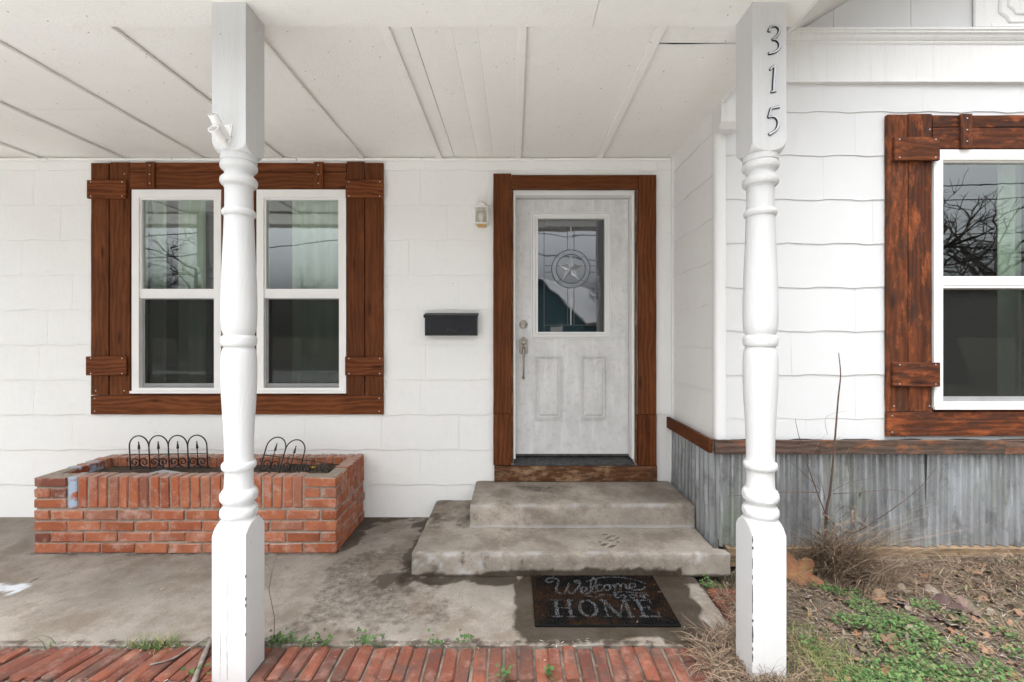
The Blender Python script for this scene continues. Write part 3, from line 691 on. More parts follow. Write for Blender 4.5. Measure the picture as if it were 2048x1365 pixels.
curtain(-1.82, -1.36, WALLY + .13, 'wide pale curtain panel behind the window pane beside the mailbox')
curtain(3.15, 3.30, WY + .13, 'pale curtain panel behind the window of the projecting wing')

# ------------------------------------------------------------------ front door
DY = WALLY + .08
def door():
    x0, x1, z0, z1 = .010, .922, .476, 2.535
    gx0, gx1, gz0, gz1 = .188, .726, 1.462, 2.374      # glass
    mb = MB()
    for r_ in rect_minus([(x0, x1, z0, z1)], (gx0, gx1, gz0, gz1)): mb.box(r_[0], r_[1], DY, DY + .044, r_[2], r_[3])
    d = mb.obj('door', 'door', house); d['label'] = 'chalky grey white door with star glass'
    lf = MB()
    for (t0, t1, ya) in ((.0, .016, .022), (.0190, .040, .016), (.0440, .054, .009)):
        a_, b_ = -t0, -t1
        X0o, X1o, Z0o, Z1o = gx0 - t1, gx1 + t1, gz0 - t1, gz1 + t1; X0i, X1i, Z0i, Z1i = gx0 - t0, gx1 + t0, gz0 - t0, gz1 + t0
        for q in rect_minus([(X0o, X1o, Z0o, Z1o)], (X0i, X1i, Z0i, Z1i)): lf.box(q[0], q[1], DY - ya, DY - .0005, q[2], q[3])
    lf.obj('glass_surround', 'doortrim', d)
    bbox('pane', gx0, gx1, DY + .012, DY + .018, gz0, gz1, 'doorglass', d, 0)
    yg = DY + .0105; cx, cz = (gx0 + gx1) / 2, (gz0 + gz1) / 2 + .055; R1, R2 = .155, .118
    cm = MB(); bw = .0036
    bl, br, bt, bb = gx0 + .052, gx1 - .058, gz1 - .06, gz0 + .055
    def bar(x_0, x_1, z_0, z_1): cm.box(x_0, x_1, yg - .004, yg + .0015, z_0, z_1)
    for xx in (bl, br): bar(xx - bw / 2, xx + bw / 2, gz0, gz1)
    for zz in (bb, bt): bar(bl + bw, br - bw, zz - bw / 2, zz + bw / 2)
    for xx in (cx - .026, cx + .026): bar(xx - bw / 2, xx + bw / 2, bb + bw, cz - R1); bar(xx - bw / 2, xx + bw / 2, cz + R1, bt - bw)
    for zz in (cz - .026, cz + .026): bar(bl + bw, cx - R1, zz - bw / 2, zz + bw / 2); bar(cx + R1, br - bw, zz - bw / 2, zz + bw / 2)
    for rr_ in (R1, R2): cm.tube([(cx + rr_ * math.cos(t * math.pi / 24), yg - .001, cz + rr_ * math.sin(t * math.pi / 24)) for t in range(49)], .0030, 6, False)
    for k in range(12):
        t = k * math.pi / 6 + .26
        if k % 3 == 1: cm.tube([(cx + R2 * math.cos(t), yg - .001, cz + R2 * math.sin(t)), (cx + R1 * math.cos(t), yg - .001, cz + R1 * math.sin(t))], .0022, 5)
    cm.obj('leading', 'came', d)
    cl = MB()
    for (a_, b_, c_, d_) in ((cx - .004, cx + .004, cz + R1, bt), (cx - .004, cx + .004, bb, cz - R1)): cl.box(a_, b_, yg - .003, yg + .0015, c_, d_)
    cl.obj('bright_leading', 'camel', d)
    ring = MB(); N = 48; v = []
    for k in range(N):
        t = k * 2 * math.pi / N; c_, s_ = math.cos(t), math.sin(t)
        v += [(cx + (R2 + .004) * c_, yg, cz + (R2 + .004) * s_), (cx + (R1 - .004) * c_, yg, cz + (R1 - .004) * s_), (cx + (R1 - .004) * c_, yg + .0013, cz + (R1 - .004) * s_), (cx + (R2 + .004) * c_, yg + .0013, cz + (R2 + .004) * s_)]
    f = []
    for k in range(N):
        a_, b_ = k * 4, ((k + 1) % N) * 4
        for q in range(4): f.append((a_ + q, a_ + (q + 1) % 4, b_ + (q + 1) % 4, b_ + q))
    mobj('ring_glass', v, f, 'frost', d)
    st = []; 
    for k in range(10):
        t = math.pi / 2 + k * math.pi / 5; rr_ = .112 if k % 2 == 0 else .045
        st.append((cx + rr_ * math.cos(t), yg - .001, cz + rr_ * math.sin(t)))
    v = st + [(cx, yg - .010, cz)] + [(p[0], yg + .001, p[2]) for p in st]
    f = [(k, (k + 1) % 10, 10) for k in range(10)] + [(k, 11 + k, 11 + (k + 1) % 10, (k + 1) % 10) for k in range(10)] + [tuple(range(11, 21))]
    mobj('star', v, f, 'frost', d)
    sl_ = MB()
    for k in range(10): sl_.tube([st[k], st[(k + 1) % 10]], .0022, 5); sl_.tube([st[k], (cx, yg - .010, cz)], .0016, 5)
    sl_.obj('star_leading', 'camel', d)
    for (a_, b_) in ((.165, .385), (.535, .745)):       # raised panels
        c_, e_ = .755, 1.268; pm = MB()
        def frame(ins, wd, ya, yb_):
            for q in rect_minus([(a_ + ins, b_ - ins, c_ + ins, e_ - ins)], (a_ + ins + wd, b_ - ins - wd, c_ + ins + wd, e_ - ins - wd)): pm.box(q[0], q[1], DY - ya, DY - yb_, q[2], q[3])
        frame(0, .010, .011, .0004); frame(.0140, .006, .007, .0004)
        i1, i2 = .030, .042
        o_ = [(a_ + i1, c_ + i1), (b_ - i1, c_ + i1), (b_ - i1, e_ - i1), (a_ + i1, e_ - i1)]; n_ = [(a_ + i2, c_ + i2), (b_ - i2, c_ + i2), (b_ - i2, e_ - i2), (a_ + i2, e_ - i2)]
        vv = [(p, DY - .0005, q) for p, q in o_] + [(p, DY - .009, q) for p, q in n_]
        pm.add(vv, [(0, 1, 5, 4), (1, 2, 6, 5), (2, 3, 7, 6), (3, 0, 4, 7), (4, 5, 6, 7), (3, 2, 1, 0)])
        pm.obj('door_panel', 'door', d)
    ry = Matrix.Rotation(R(90), 4, 'X')
    kx = .073
    db = MB(); db.lathe([(.033, 0), (.033, .006), (.029, .012), (.022, .013), (.021, .018), (.019, .019)], 28, Matrix.Translation((kx, DY, 1.522)) @ ry)
    db.box(kx - .009, kx + .009, DY - .0205, DY - .0185, 1.519, 1.526); db.obj('deadbolt', 'nickel', d, 40)
    hd = MB()
    pts = [(-.026, -.068), (.026, -.068), (.030, -.060), (.036, -.056), (.036, .05), (.030, .054), (.022, .058), (.014, .068), (0, .072), (-.014, .068), (-.022, .058), (-.030, .054), (-.036, .05), (-.036, -.056), (-.030, -.060)]
    pz = 1.352
    for (s_, ya, yb_) in ((1, .006, .0003), (.86, .010, .0062)):
        n = len(pts); v = [(kx + p * s_, DY - ya, pz + q * s_) for p, q in pts] + [(kx + p * s_, DY - yb_, pz + q * s_) for p, q in pts]
        hd.add(v, [tuple(range(n)), tuple(range(n, 2 * n))[::-1]] + [(k, n + k, n + (k + 1) % n, (k + 1) % n) for k in range(n)])
    hd.tube([(kx, DY - .010, pz + .02), (kx, DY - .030, pz + .03), (kx, DY - .048, pz + .028)], [.017, .015, .013], 12)
    hd.box(kx - .014, kx + .014, DY - .056, DY - .040, pz + .030, pz + .038)
    hp = catmull([(kx, DY - .012, pz - .03), (kx, DY - .045, pz - .02), (kx, DY - .062, pz - .06), (kx, DY - .066, pz - .12), (kx, DY - .055, pz - .19), (kx - .001, DY - .036, pz - .235), (kx - .001, DY - .016, pz - .255), (kx, DY - .001, pz - .262)], 5)
    hd.tube(hp, [.011 if k < 6 else .0125 - .006 * math.sin((k - 6) / 29 * math.pi) for k in range(len(hp))], 10)
    hd.obj('handle', 'nickel', d, 50)
    # frame and boarded casing
    jf = MB()
    jf.box(-.008, .008, WALLY - .012, DY + .07, .46, 2.575).box(.925, .945, WALLY - .012, DY + .07, .46, 2.575).box(.008, .925, WALLY - .012, DY + .07, 2.541, 2.575)
    jf.box(.8995, .9245, DY + .046, DY + .06, .47, 2.54)
    fr = jf.obj('door_frame', 'doortrim', house)
    Yb = WALLY - .0125
    def pl(a_, b_, c_, e_, ax, th, mat='wood'): plank('plank', a_, b_, Yb - th, Yb, c_, e_, mat, fr, ax)
    pl(-.166, -.026, .822, 2.700, 'z', .028); pl(-.166, -.026, .420, .818, 'z', .030)
    pl(-.022, .965, 2.580, 2.690, 'x', .026)
    pl(.970, 1.110, .816, 2.690, 'z', .027); pl(.965, 1.052, .416, .812, 'z', .024); pl(1.054, 1.113, .416, .811, 'z', .026)
    pl(-.158, 1.114, .292, .412, 'x', .034, 'woodsill')
    plank('plank', -.024, -.0095, Yb - .012, Yb + .004, .43, 2.575, 'woodsill', fr, 'z'); plank('plank', .9465, .962, Yb - .012, Yb + .004, .43, 2.575, 'woodsill', fr, 'z')
    th = MB(); th.add([(-.006, WALLY - .045, .416), (.943, WALLY - .045, .416), (.943, DY + .06, .416), (-.006, DY + .06, .416), (-.006, WALLY - .045, .424), (.943, WALLY - .045, .424), (.943, DY + .06, .458), (-.006, DY + .06, .458)], BOXF)
    th.box(.009, .924, DY + .002, DY + .04, .4585, .472); th.obj('threshold', 'thresh', fr)
door()

# ------------------------------------------------------------------ turned posts
PROF = [(.600, .0992), (.608, .0975), (.618, .0935), (.628, .088), (.637, .081), (.646, .0735), (.654, .0675), (.660, .0655), (.664, .066), (.672, .0705), (.683, .0725), (.696, .0705), (.706, .064), (.713, .058), (.720, .058), (.727, .063), (.738, .0705), (.751, .0725), (.764, .0705), (.776, .064), (.782, .058), (.80, .0555), (.83, .0545), (.858, .0545), (.864, .060), (.870, .0645), (.880, .0665), (.890, .0645), (.896, .060), (.902, .0555), (.96, .0555), (1.03, .0575), (1.12, .0625), (1.20, .0665), (1.27, .0685), (1.33, .068), (1.36, .0655), (1.374, .0620), (1.382, .0590), (1.387, .0585), (1.390, .0640), (1.398, .0675), (1.411, .0685), (1.424, .0675), (1.432, .0640), (1.435, .0585), (1.44, .0590), (1.448, .0620), (1.462, .0655), (1.50, .068), (1.55, .0685), (1.62, .0675), (1.70, .0650), (1.80, .0605), (1.88, .0575), (1.938, .0560), (1.942, .059), (1.947, .063), (1.956, .0655), (1.965, .063), (1.970, .059), (1.974, .0548), (2.0, .0540), (2.06, .0540), (2.067, .0590), (2.072, .060), (2.074, .066), (2.081, .0700), (2.090, .0715), (2.100, .0700), (2.108, .064), (2.114, .057), (2.122, .0545), (2.130, .056), (2.137, .063), (2.144, .0695), (2.153, .0715), (2.163, .0700), (2.171, .066), (2.174, .0655), (2.176, .0690), (2.198, .0690), (2.200, .0712), (2.204, .079), (2.211, .0865), (2.219, .0922), (2.228, .0965), (2.238, .0992)]
def post(xc, yc, zb, label):
    h = .07; N = 96; v = []; f = []
    prof = [(zb, .0995), (.595, .0995)] + catmull(PROF, 2) + [(2.242, .0995)] + [(CEIL - .0285, .0995)]
    for z, r in prof:
        for k in range(N):
            t = 2 * math.pi * k / N; c, s = math.cos(t), math.sin(t); sq = h / max(abs(c), abs(s)); q = min(sq, r)
            v.append((xc + q * c, yc + q * s, z))
    for i_ in range(len(prof) - 1):
        for k in range(N): f.append((i_ * N + k, i_ * N + (k + 1) % N, (i_ + 1) * N + (k + 1) % N, (i_ + 1) * N + k))
    f.append(tuple(range(N))[::-1]); f.append(tuple((len(prof) - 1) * N + k for k in range(N)))
    p = mobj('post', v, f, 'post', house, 24); p['label'] = label
    return p
PX1, PX2, PYC = -1.180, 1.053, 1.95
p1 = post(PX1, PYC, -.004, 'white turned wooden post beside the brick planter')
p2 = post(PX2, PYC, -.055, 'white turned wooden post bearing the house number 315')
post(-3.55, PYC, -.004, 'white turned wooden post at the far end of the porch')
def chips(xe, ye, zs, parent, sgn, mat='gap'):
    mb = MB(); rr = random.Random(4)
    for z, h_ in zs:
        w0 = rr.uniform(.0015, .0042); n = 9; v = []
        for i_ in range(n + 1):
            zz = z + h_ * i_ / n; w_ = w0 * (.5 + .7 * math.sin(math.pi * min(.97, max(.03, i_ / n)))) * rr.uniform(.6, 1.2)
            v += [(xe - .0008, ye + w_ * .7, zz), (xe - .0008, ye - .0008, zz), (xe + w_, ye - .0008, zz)]
        f = []
        for i_ in range(n):
            a_ = i_ * 3; f += [(a_, a_ + 1, a_ + 4, a_ + 3), (a_ + 1, a_ + 2, a_ + 5, a_ + 4)]
        mb.add(v, f)
    return mb.obj('paint_chips', mat, parent)
chips(PX2 - .07, PYC - .07, [(.085, .035), (.13, .018), (.165, .07), (.25, .012), (.285, .12), (.425, .02), (.47, .045), (.55, .012), (.575, .03)], p2, 1)
mb = MB(); rr = random.Random(9)
for z in (.19, .31, .337, .43):
    mb.add([(PX1 + .0708, PYC - .07, z), (PX1 + .0708, PYC - .066, z + .004), (PX1 + .0708, PYC - .067, z + .014), (PX1 + .0708, PYC - .07, z + .017), (PX1 + .067, PYC - .0708, z + .012), (PX1 + .068, PYC - .0708, z + .003)], [(0, 1, 2, 3), (0, 3, 4, 5)])
mb.obj('paint_chips', 'gap', p1)
# check lines in the left post base
mb = MB()
for px_, z0, z1 in ((-1.186, .01, .52), (-1.216, .01, .21)):
    z = z0; xx = px_
    while z < z1:
        z2 = min(z1, z + .03); x2 = xx + random.uniform(-.0012, .0012); w_ = random.uniform(.0003, .0009)
        mb.add([(xx - w_, PYC - .0704, z), (xx + w_, PYC - .0704, z), (x2 + w_, PYC - .0704, z2), (x2 - w_, PYC - .0704, z2)], [(0, 1, 2, 3)]); z, xx = z2 + random.choice([0, 0, .008]), x2
mb.obj('wood_checks', 'gap', p1)
# house number
def zz(pt): 
    d = PYC - .07; return ((1348 + pt[0] / 2.923 - VX) * d / F, CAMZ + (VY - pt[1] / 2.923) * d / F)
digs = {
 'digit_three': [(catmull([(551, 192), (557, 171), (575, 159), (596, 160), (611, 176), (609, 198), (594, 220), (570, 238)], 5), [.0095, .0075, .006, .0055, .0065, .0075, .008, .0075, .006]),
                 (catmull([(570, 238), (594, 240), (612, 258), (613, 282), (598, 302), (574, 314), (548, 318)], 5), [.005, .006, .009, .0095, .0085, .0065, .009])],
 'digit_one': [([(556, 414), (568, 402), (585, 390), (590, 389)], [.004, .007, .006, .004]), ([(586, 392), (583, 440), (579, 500), (577, 538)], [.0075, .0085, .0085, .008]), ([(562, 543), (577, 540), (594, 537)], [.0045, .006, .0045])],
 'digit_five': [([(561, 639), (585, 634), (614, 628)], [.006, .007, .009]), ([(562, 640), (555, 665), (548, 692)], [.0055, .0055, .0055]), (catmull([(548, 691), (572, 685), (594, 693), (606, 714), (604, 742), (588, 768), (551, 791)], 5), [.005, .0065, .009, .0105, .0095, .0075, .0085])]}
def expand(st):
    out = []
    for pts, ws in st:
        m_ = len(pts); o = []
        for i_ in range(m_):
            t = i_ / (m_ - 1) * (len(ws) - 1); a_ = int(min(t, len(ws) - 2)); o.append(ws[a_] + (ws[a_ + 1] - ws[a_]) * (t - a_))
        out.append((pts, o))
    return out
for nm, st in digs.items():
    st = [([zz(p) for p in pts], ws) for pts, ws in expand(st)]
    yf = PYC - .07
    bk = strokes_mesh([(p, [q + .0035 for q in ws]) for p, ws in st], yf - .005, yf - .0003).obj(nm, 'black', p2)
    fm = strokes_mesh([([(a_ + .0008, b_ + .0006) for a_, b_ in p], [q * .82 for q in ws]) for p, ws in st], yf - .0075, yf - .0051)
    for k in fm.v: pass
    fm.obj(nm + '_face', 'silver', p2)

# flag pole holder
def flag_holder():
    yf = PYC - .07
    def Q(zx, zy, y): return P(zx / 2.923, zy / 2.923, y)
    fh = empty('flag_holder', Q(1330, 800, yf)); tag(fh, 'white metal flagpole bracket with two sockets screwed to porch post', 'bracket')
    n = 4; pts = [Q(1312, 735, yf), Q(1362, 733, yf), Q(1342, 868, yf), Q(1300, 862, yf)]
    mb = MB(); v = [(p.x, yf - .0045, p.z) for p in pts] + [(p.x, yf - .0003, p.z) for p in pts]
    mb.add(v, [(3, 2, 1, 0), (4, 5, 6, 7), (0, 1, 5, 4), (1, 2, 6, 5), (2, 3, 7, 6), (3, 0, 4, 7)]); mb.obj('plate', 'vinyl', fh)
    def sock(a_, b_, r0, r1, nm):
        d_ = (b_ - a_).normalized(); mb = MB(); L = (b_ - a_).length
        q = d_.to_track_quat('Z', 'Y').to_matrix().to_4x4()
        mb.lathe([(r0 * .8, 0), (r0, .004), ((r0 + r1) / 2, L * .6), (r1, L), (r1 * .86, L), (r1 * .84, L - .05), (.001, L - .05)], 20, Matrix.Translation(a_) @ q)
        return mb.obj(nm, 'vinyl', fh, 50)
    sock(Q(1318, 812, yf - .004), Q(1243, 668, yf - .075), .019, .0178, 'socket')
    sock(Q(1322, 858, yf - .004), Q(1246, 752, yf - .075), .012, .021, 'socket')
    mb = MB()
    for (zx, zy) in ((1348, 740), (1318, 858), (1352, 800)): mb.lathe([(.0035, 0), (.003, .002)], 10, Matrix.Translation(Q(zx, zy, yf - .0046)) @ Matrix.Rotation(R(90), 4, 'X'))
    mb.obj('screws', 'steel', fh)
flag_holder()

# ------------------------------------------------------------------ corrugated skirting
def corr(name, u0, u1, z0, z1, place, parent, flare=0, seed=0):
    per = .069; n = int((u1 - u0) / per * 14); v = []; f = []; nz = 5; rr = random.Random(seed); ph = rr.uniform(0, 6)
    for j in range(nz + 1):
        for i_ in range(n + 1):
            u = u0 + (u1 - u0) * i_ / n; z = z0 + (z1 - z0) * j / nz; t = i_ / n
            uu = u + (.018 * (1 - j / nz) if flare else 0) * (t - .3)
            c = .5 + .5 * math.cos(2 * math.pi * (u - u0) / per + ph); o = .002 + .026 * min(1, max(0, (c - .55) * 3.2)) + .003 * math.sin(3 * u + j * .8 + seed) + .002
            if flare and t > .85: o += flare * (t - .85) / .15 * (1 - j / nz)
            v.append(place(uu, o, z))
    m_ = n + 1
    for j in range(nz):
        for i_ in range(n): f.append((j * m_ + i_, j * m_ + i_ + 1, (j + 1) * m_ + i_ + 1, (j + 1) * m_ + i_))
    return mobj(name, v, f, 'galv', parent, 180)
ZS0, ZS1 = .135, .714
sk = MB().box(WX + .03, 6.4, WY + .001, WY + .0035, .05, .79).obj('skirting', 'gap', house); sk['label'] = 'corrugated metal skirting with weathered wooden rail'
seams = [WX + .005, 1.78, 2.555, 3.16, 3.76, 4.4, 5.1, 5.8]
for k, (a_, b_) in enumerate(zip(seams, seams[1:])):
    corr('metal_sheet', a_ - (.02 if k else 0), b_, ZS0, ZS1 + .01, lambda u, o, z, kk=k: (u, WY - .003 - o - (.0012 if kk % 2 else 0), z), sk, .018 if k in (1, 2) else 0, k)
corr('metal_sheet', WY - .015, 3.22, .10, ZS1 + .01, lambda u, o, z: (WX - .002 - o, u, z), sk, 0, 21)
corr('metal_sheet', 3.20, WALLY - .012, .10, ZS1 + .01, lambda u, o, z: (WX - .001 - o, u, z), sk, 0, 22)
js = [WX - .036, 1.86, 2.985, 4.2, 5.8]
for a_, b_ in zip(js, js[1:]): plank('rail', a_ + .001, b_ - .001, WY - .060, WY - .037, ZS1 - .004, .794, 'rail', sk, 'x')
plank('rail', WX - .060, WX - .037, WY - .024, WALLY - .014, ZS1 - .004, .794, 'wood', sk, 'y')
MB().box(1.275, 6.4, WY + .004, WY + .11, -.1, .16).obj('foundation', 'oldboard', house)
js = [1.30, 2.35, 3.4, 4.6, 5.8]
for a_, b_ in zip(js, js[1:]): plank('base_board', a_ + .001, b_ - .001, WY - .05, WY - .004, .02, .132, 'oldboard', sk, 'x')

# ================================================================== STEPS
def conc_block(name, x0, x1, y0, y1, z0, z1, parent, wetfront=False, seed=0):
    st = .022; nx_, ny_, nz_ = int((x1 - x0) / st), int((y1 - y0) / st), max(3, int((z1 - z0) / st))
    idx = {}; v = []; f = []
    def vid(i_, j, k):
        key = (i_, j, k)
        if key not in idx: idx[key] = len(v); v.append((x0 + (x1 - x0) * i_ / nx_, y0 + (y1 - y0) * j / ny_, z0 + (z1 - z0) * k / nz_))
        return idx[key]
    for i_ in range(nx_):
        for j in range(ny_): f.append((vid(i_, j, nz_), vid(i_ + 1, j, nz_), vid(i_ + 1, j + 1, nz_), vid(i_, j + 1, nz_)))
        for k in range(nz_): f.append((vid(i_, 0, k), vid(i_ + 1, 0, k), vid(i_ + 1, 0, k + 1), vid(i_, 0, k + 1)))
    for j in range(ny_):
        for k in range(nz_): f.append((vid(0, j, k), vid(0, j, k + 1), vid(0, j + 1, k + 1), vid(0, j + 1, k))); f.append((vid(nx_, j, k), vid(nx_, j + 1, k), vid(nx_, j + 1, k + 1), vid(nx_, j, k + 1)))
    wet = []; sta = []; pai = []; V = []
    for (x, y, z) in v:
        n1 = fbm(x, y + z * 2, 5, 4, seed); n2 = fbm(x, y + z, 17, 4, seed + 3)
        ex = min(x - x0, x1 - x); ey = y - y0; ez = z1 - z; r_ = .03
        k_ = sorted([max(0, 1 - ex / r_), max(0, 1 - ey / r_), max(0, 1 - ez / r_)])
        q = .005 * k_[1] + (.004 * max(0, n2) * k_[1])
        dx = (q if x - x0 < x1 - x else -q) if ex < r_ else 0; dy = q if ey < r_ else 0; dz = -q if ez < r_ else 0
        if wetfront and x > x1 - .25 and y < 2.79: dx += .066 * (x - x1 + .25) / .25
        V.append((x + dx + .0015 * n2, y + dy + .002 * n1 + .0012 * n2, z + dz + .0018 * n1))
        w_ = s = p_ = 0
        if wetfront and ey < .03:
            lim = z0 + .030 + .035 * max(0, fbm(x, 0, 5, 3, 8)) + (.012 if x > -.02 else -.015) - (.03 if x > 1.0 else 0); w_ = min(1, max(0, .5 + (lim - z) / .012))
            if x < .15: s = max(s, .5 * min(1, max(0, (fbm(x, z, 12, 4, 4)) * 2)))
            p_ = max(p_, .28 * min(1, max(0, n2 * 2 - .25))) if -.6 < x < -.05 else p_
            if abs(x - 1.06) < .012 + .006 * n2 and z > z0 + .07: p_ = .3
        if not wetfront and ey < .03 and z < z0 + .02: p_ = .35
        if ez < .004:
            if wetfront:
                for t_ in range(6):      # shoe print
                    c_ = Vector((.575 + .010 * t_, 2.80 + .030 * t_)); 
                    if t_ == 2: continue
                    dd = abs((y - c_.y) + .5 * (x - c_.x)) - .006; 
                    if abs(x - c_.x) < .05 and dd < .004: s = max(s, .62)
                if y > 3.02: s = max(s, .45 * min(1, (y - 3.02) / .06) * (.6 + n1))
            else:
                dd = math.hypot((x - .18) / .30, (y - 3.42) / .15) + .6 * n1; s = max(s, .5 * max(0, min(1, 1.2 - dd)))
            if ey < .035: p_ = max(p_, .25 * max(0, min(1, n1 * 3)))
        wet.append(w_); sta.append(max(0, min(1, s))); pai.append(max(0, min(1, p_)))
    me = mk(name, V, f, 'step', 60); fattr(me, 'wet', wet); fattr(me, 'stain', sta); fattr(me, 'paint', pai)
    return link(bpy.data.objects.new(name, me), parent)
steps = empty('concrete_steps', (.33, 2.9, 0)); tag(steps, 'two grey concrete steps leading up to the front door', 'steps')
conc_block('lower_step', -.622, 1.290, 2.705, 2.80, 0.002, .135, steps, True, 1) if False else None
conc_block('lower_step', -.618, 1.225, 2.705, 3.585, .002, .135, steps, True, 1)
conc_block('lower_step_end', 1.2252, 1.292, 2.706, 2.765, .0, .1345, steps, True, 1) if False else None
conc_block('upper_step', -.305, 1.225, 3.075, 3.586, .1352, .288, steps, False, 2)

# ================================================================== BRICK PLANTER
PLX0, PLX1, PLY0, PLY1, PLH = -3.152, -1.171, 2.985, 3.562, .508
pl_ = MB(); e_ = .010; tw = .098
pl_.box(PLX0 + e_, PLX1 - e_, PLY0 + e_, PLY0 + tw - e_, .0, PLH - .006).box(PLX0 + e_, PLX1 - e_, PLY1 - tw + e_, PLY1 - e_, 0, PLH - .006).box(PLX0 + e_, PLX0 + tw - e_, PLY0 + tw - e_, PLY1 - tw + e_, 0, PLH - .006).box(PLX1 - tw + e_, PLX1 - e_, PLY0 + tw - e_, PLY1 - tw + e_, 0, PLH - .006)
planter = pl_.obj('brick_planter', 'mortar'); tag(planter, 'raised orange brick planter box under the porch window', 'planter')
MJ = .012; CH = .0728; BL = (1.981 + MJ) / 9 - MJ
bn = 0
def brick(cx, cy, cz, sx, sy, sz, mat='brick'):
    global bn
    me = bevbox_mesh('brick', sx, sy, sz, .005, mat, .0028, bn % 17); bn += 1
    link(bpy.data.objects.new('brick', me), planter, Matrix.Translation((cx + random.uniform(-.001, .001), cy + random.uniform(-.002, .002), cz + random.uniform(-.0015, .0015))) @ Matrix.Rotation(R(random.uniform(-.5, .5)), 4, 'Z'))
def run(a0, a1, z, off, along, fixed, inset=0):
    """stretcher course; along 'x' or 'y'"""
    t = a0 - off
    while t < a1 - .01:
        b0, b1 = max(t, a0), min(t + BL, a1)
        if b1 - b0 > .03:
            s_ = b1 - b0
            if along == 'x': brick((b0 + b1) / 2, fixed, z, s_, tw, CH - MJ)
            else: brick(fixed, (b0 + b1) / 2, z, tw, s_, CH - MJ)
        t += BL + MJ
yF, yB, xL, xR = PLY0 + tw / 2, PLY1 - tw / 2, PLX0 + tw / 2, PLX1 - tw / 2
for c in range(4):
    z = c * CH + (CH - MJ) / 2 + .006; off = (BL + MJ) / 2 if c % 2 else 0
    if c % 2 == 0: run(PLX0, PLX1, z, 0, 'x', yF); run(PLY0 + tw + MJ * .6, PLY1, z, .10, 'y', xR); run(PLY0 + tw + MJ * .6, PLY1, z, .1, 'y', xL)
    else: run(PLX0, PLX1 , z, off, 'x', yF); run(PLY0 + tw + MJ * .6, PLY1, z, 0, 'y', xR); run(PLY0 + tw + MJ * .6, PLY1, z, 0, 'y', xL)
zs = 4 * CH + .006; SH = PLH - zs
def corner_stack(x0, sgn):
    for c in range(3):
        z = zs + c * SH / 3 + (SH / 3 - MJ) / 2
        if c == 1:
            for q in (0, 1): brick(x0 + sgn * ((BL / 2 - .006) / 2 + q * (BL / 2 + .006)), yF, z + .003, BL / 2 - .006, tw, SH / 3 - MJ)
        else: brick(x0 + sgn * BL / 2, yF, z + .003, BL, tw, SH / 3 - MJ)
corner_stack(PLX0, 1); corner_stack(PLX1, -1)
def soldiers(a0, a1, along, fixed, blue=()):
    n = round((a1 - a0) / .0686); p_ = (a1 - a0) / n
    for k in range(n):
        c = a0 + (k + .5) * p_; m_ = 'brickblue' if k in blue else 'brick'
        if along == 'x': brick(c, fixed, zs + SH / 2 + .002, p_ - MJ + random.uniform(-.003, .002), tw, SH - .006, m_)
        else: brick(fixed, c, zs + SH / 2 + .002, tw, p_ - MJ, SH - .006, m_)
soldiers(PLX0 + BL + MJ / 2, PLX1 - BL - MJ / 2, 'x', yF, (0,))
soldiers(PLX0, PLX1, 'x', yB)
for xf in (xR, xL):      # sides: corner stack then soldiers
    for c in range(3):
        z = zs + c * SH / 3 + (SH / 3 - MJ) / 2 + .003
        brick(xf, PLY0 + tw + MJ * .6 + .055, z, tw, .098, SH / 3 - MJ)
soldiers(PLY0 + tw + .118, PLY1 - tw - .004, 'y', xR); soldiers(PLY0 + tw + .118, PLY1 - tw - .004, 'y', xL, (0, 1, 2))
# soil and straw
def soil_z(x, y): return .445 + .018 * fbm(x, y, 6) + .012 * math.sin(x * 3)
xs = np.linspace(PLX0 + tw - .004, PLX1 - tw + .004, 60); ys = np.linspace(PLY0 + tw - .004, PLY1 - tw + .004, 16)
v = [(x, y, soil_z(x, y)) for y in ys for x in xs]; f = [(j * 60 + i_, j * 60 + i_ + 1, (j + 1) * 60 + i_ + 1, (j + 1) * 60 + i_) for j in range(15) for i_ in range(59)]
so_ = mobj('soil', v, f, 'soil', planter, 180); so_['kind'] = 'stuff'

# ------------------------------------------------------------------ vegetation builders
def blades(name, items, parent=None, mat='veg'):
    """items: (base, dir, length, width, bend vec, color)"""
    V = []; Fc = []; Cc = []
    for b_, d_, L, w_, bend, col in items:
        side = Vector((d_.y, -d_.x, 0)); side = side.normalized() if side.length > .05 else Vector((random.uniform(-1, 1), random.uniform(-1, 1), 0)).normalized()
        k = len(V); n = 3
        for i_ in range(n + 1):
            t = i_ / n; p = b_ + d_ * (L * t) + bend * (t * t * L); ww = w_ * (1 - t * .85)
            V += [p - side * ww, p + side * ww]; q = .75 + .35 * t; Cc += [[c * q for c in col]] * 2
        for i_ in range(n): a_ = k + i_ * 2; Fc.append((a_, a_ + 1, a_ + 3, a_ + 2))
    V = np.array([tuple(x) for x in V]); c = np.array([V[:, 0].mean(), V[:, 1].mean(), V[:, 2].min()])
    me = mk(name, (V - c).tolist(), Fc, mat, 180); cattr(me, np.array(Cc))
    return link(bpy.data.objects.new(name, me), parent, Matrix.Translation(c))
STRAW = [(.33, .235, .155), (.24, .165, .11), (.41, .32, .225), (.15, .10, .07), (.27, .195, .14), (.20, .14, .10)]
GREEN = [(.06, .11, .026), (.085, .145, .038), (.115, .165, .055), (.045, .085, .02)]
def rdir(up=.5):
    a_ = random.uniform(0, 2 * math.pi); return Vector((math.cos(a_), math.sin(a_), up)).normalized()
its = []
for k in range(900):
    x, y = random.uniform(PLX0 + tw, PLX1 - tw), random.uniform(PLY0 + tw, PLY1 - tw)
    its.append((Vector((x, y, soil_z(x, y) + .003)), rdir(random.uniform(0, .35)), random.uniform(.02, .09), random.uniform(.0008, .0018), Vector((0, 0, -.15)), random.choice(STRAW + [(.10, .07, .045)] * 4)))
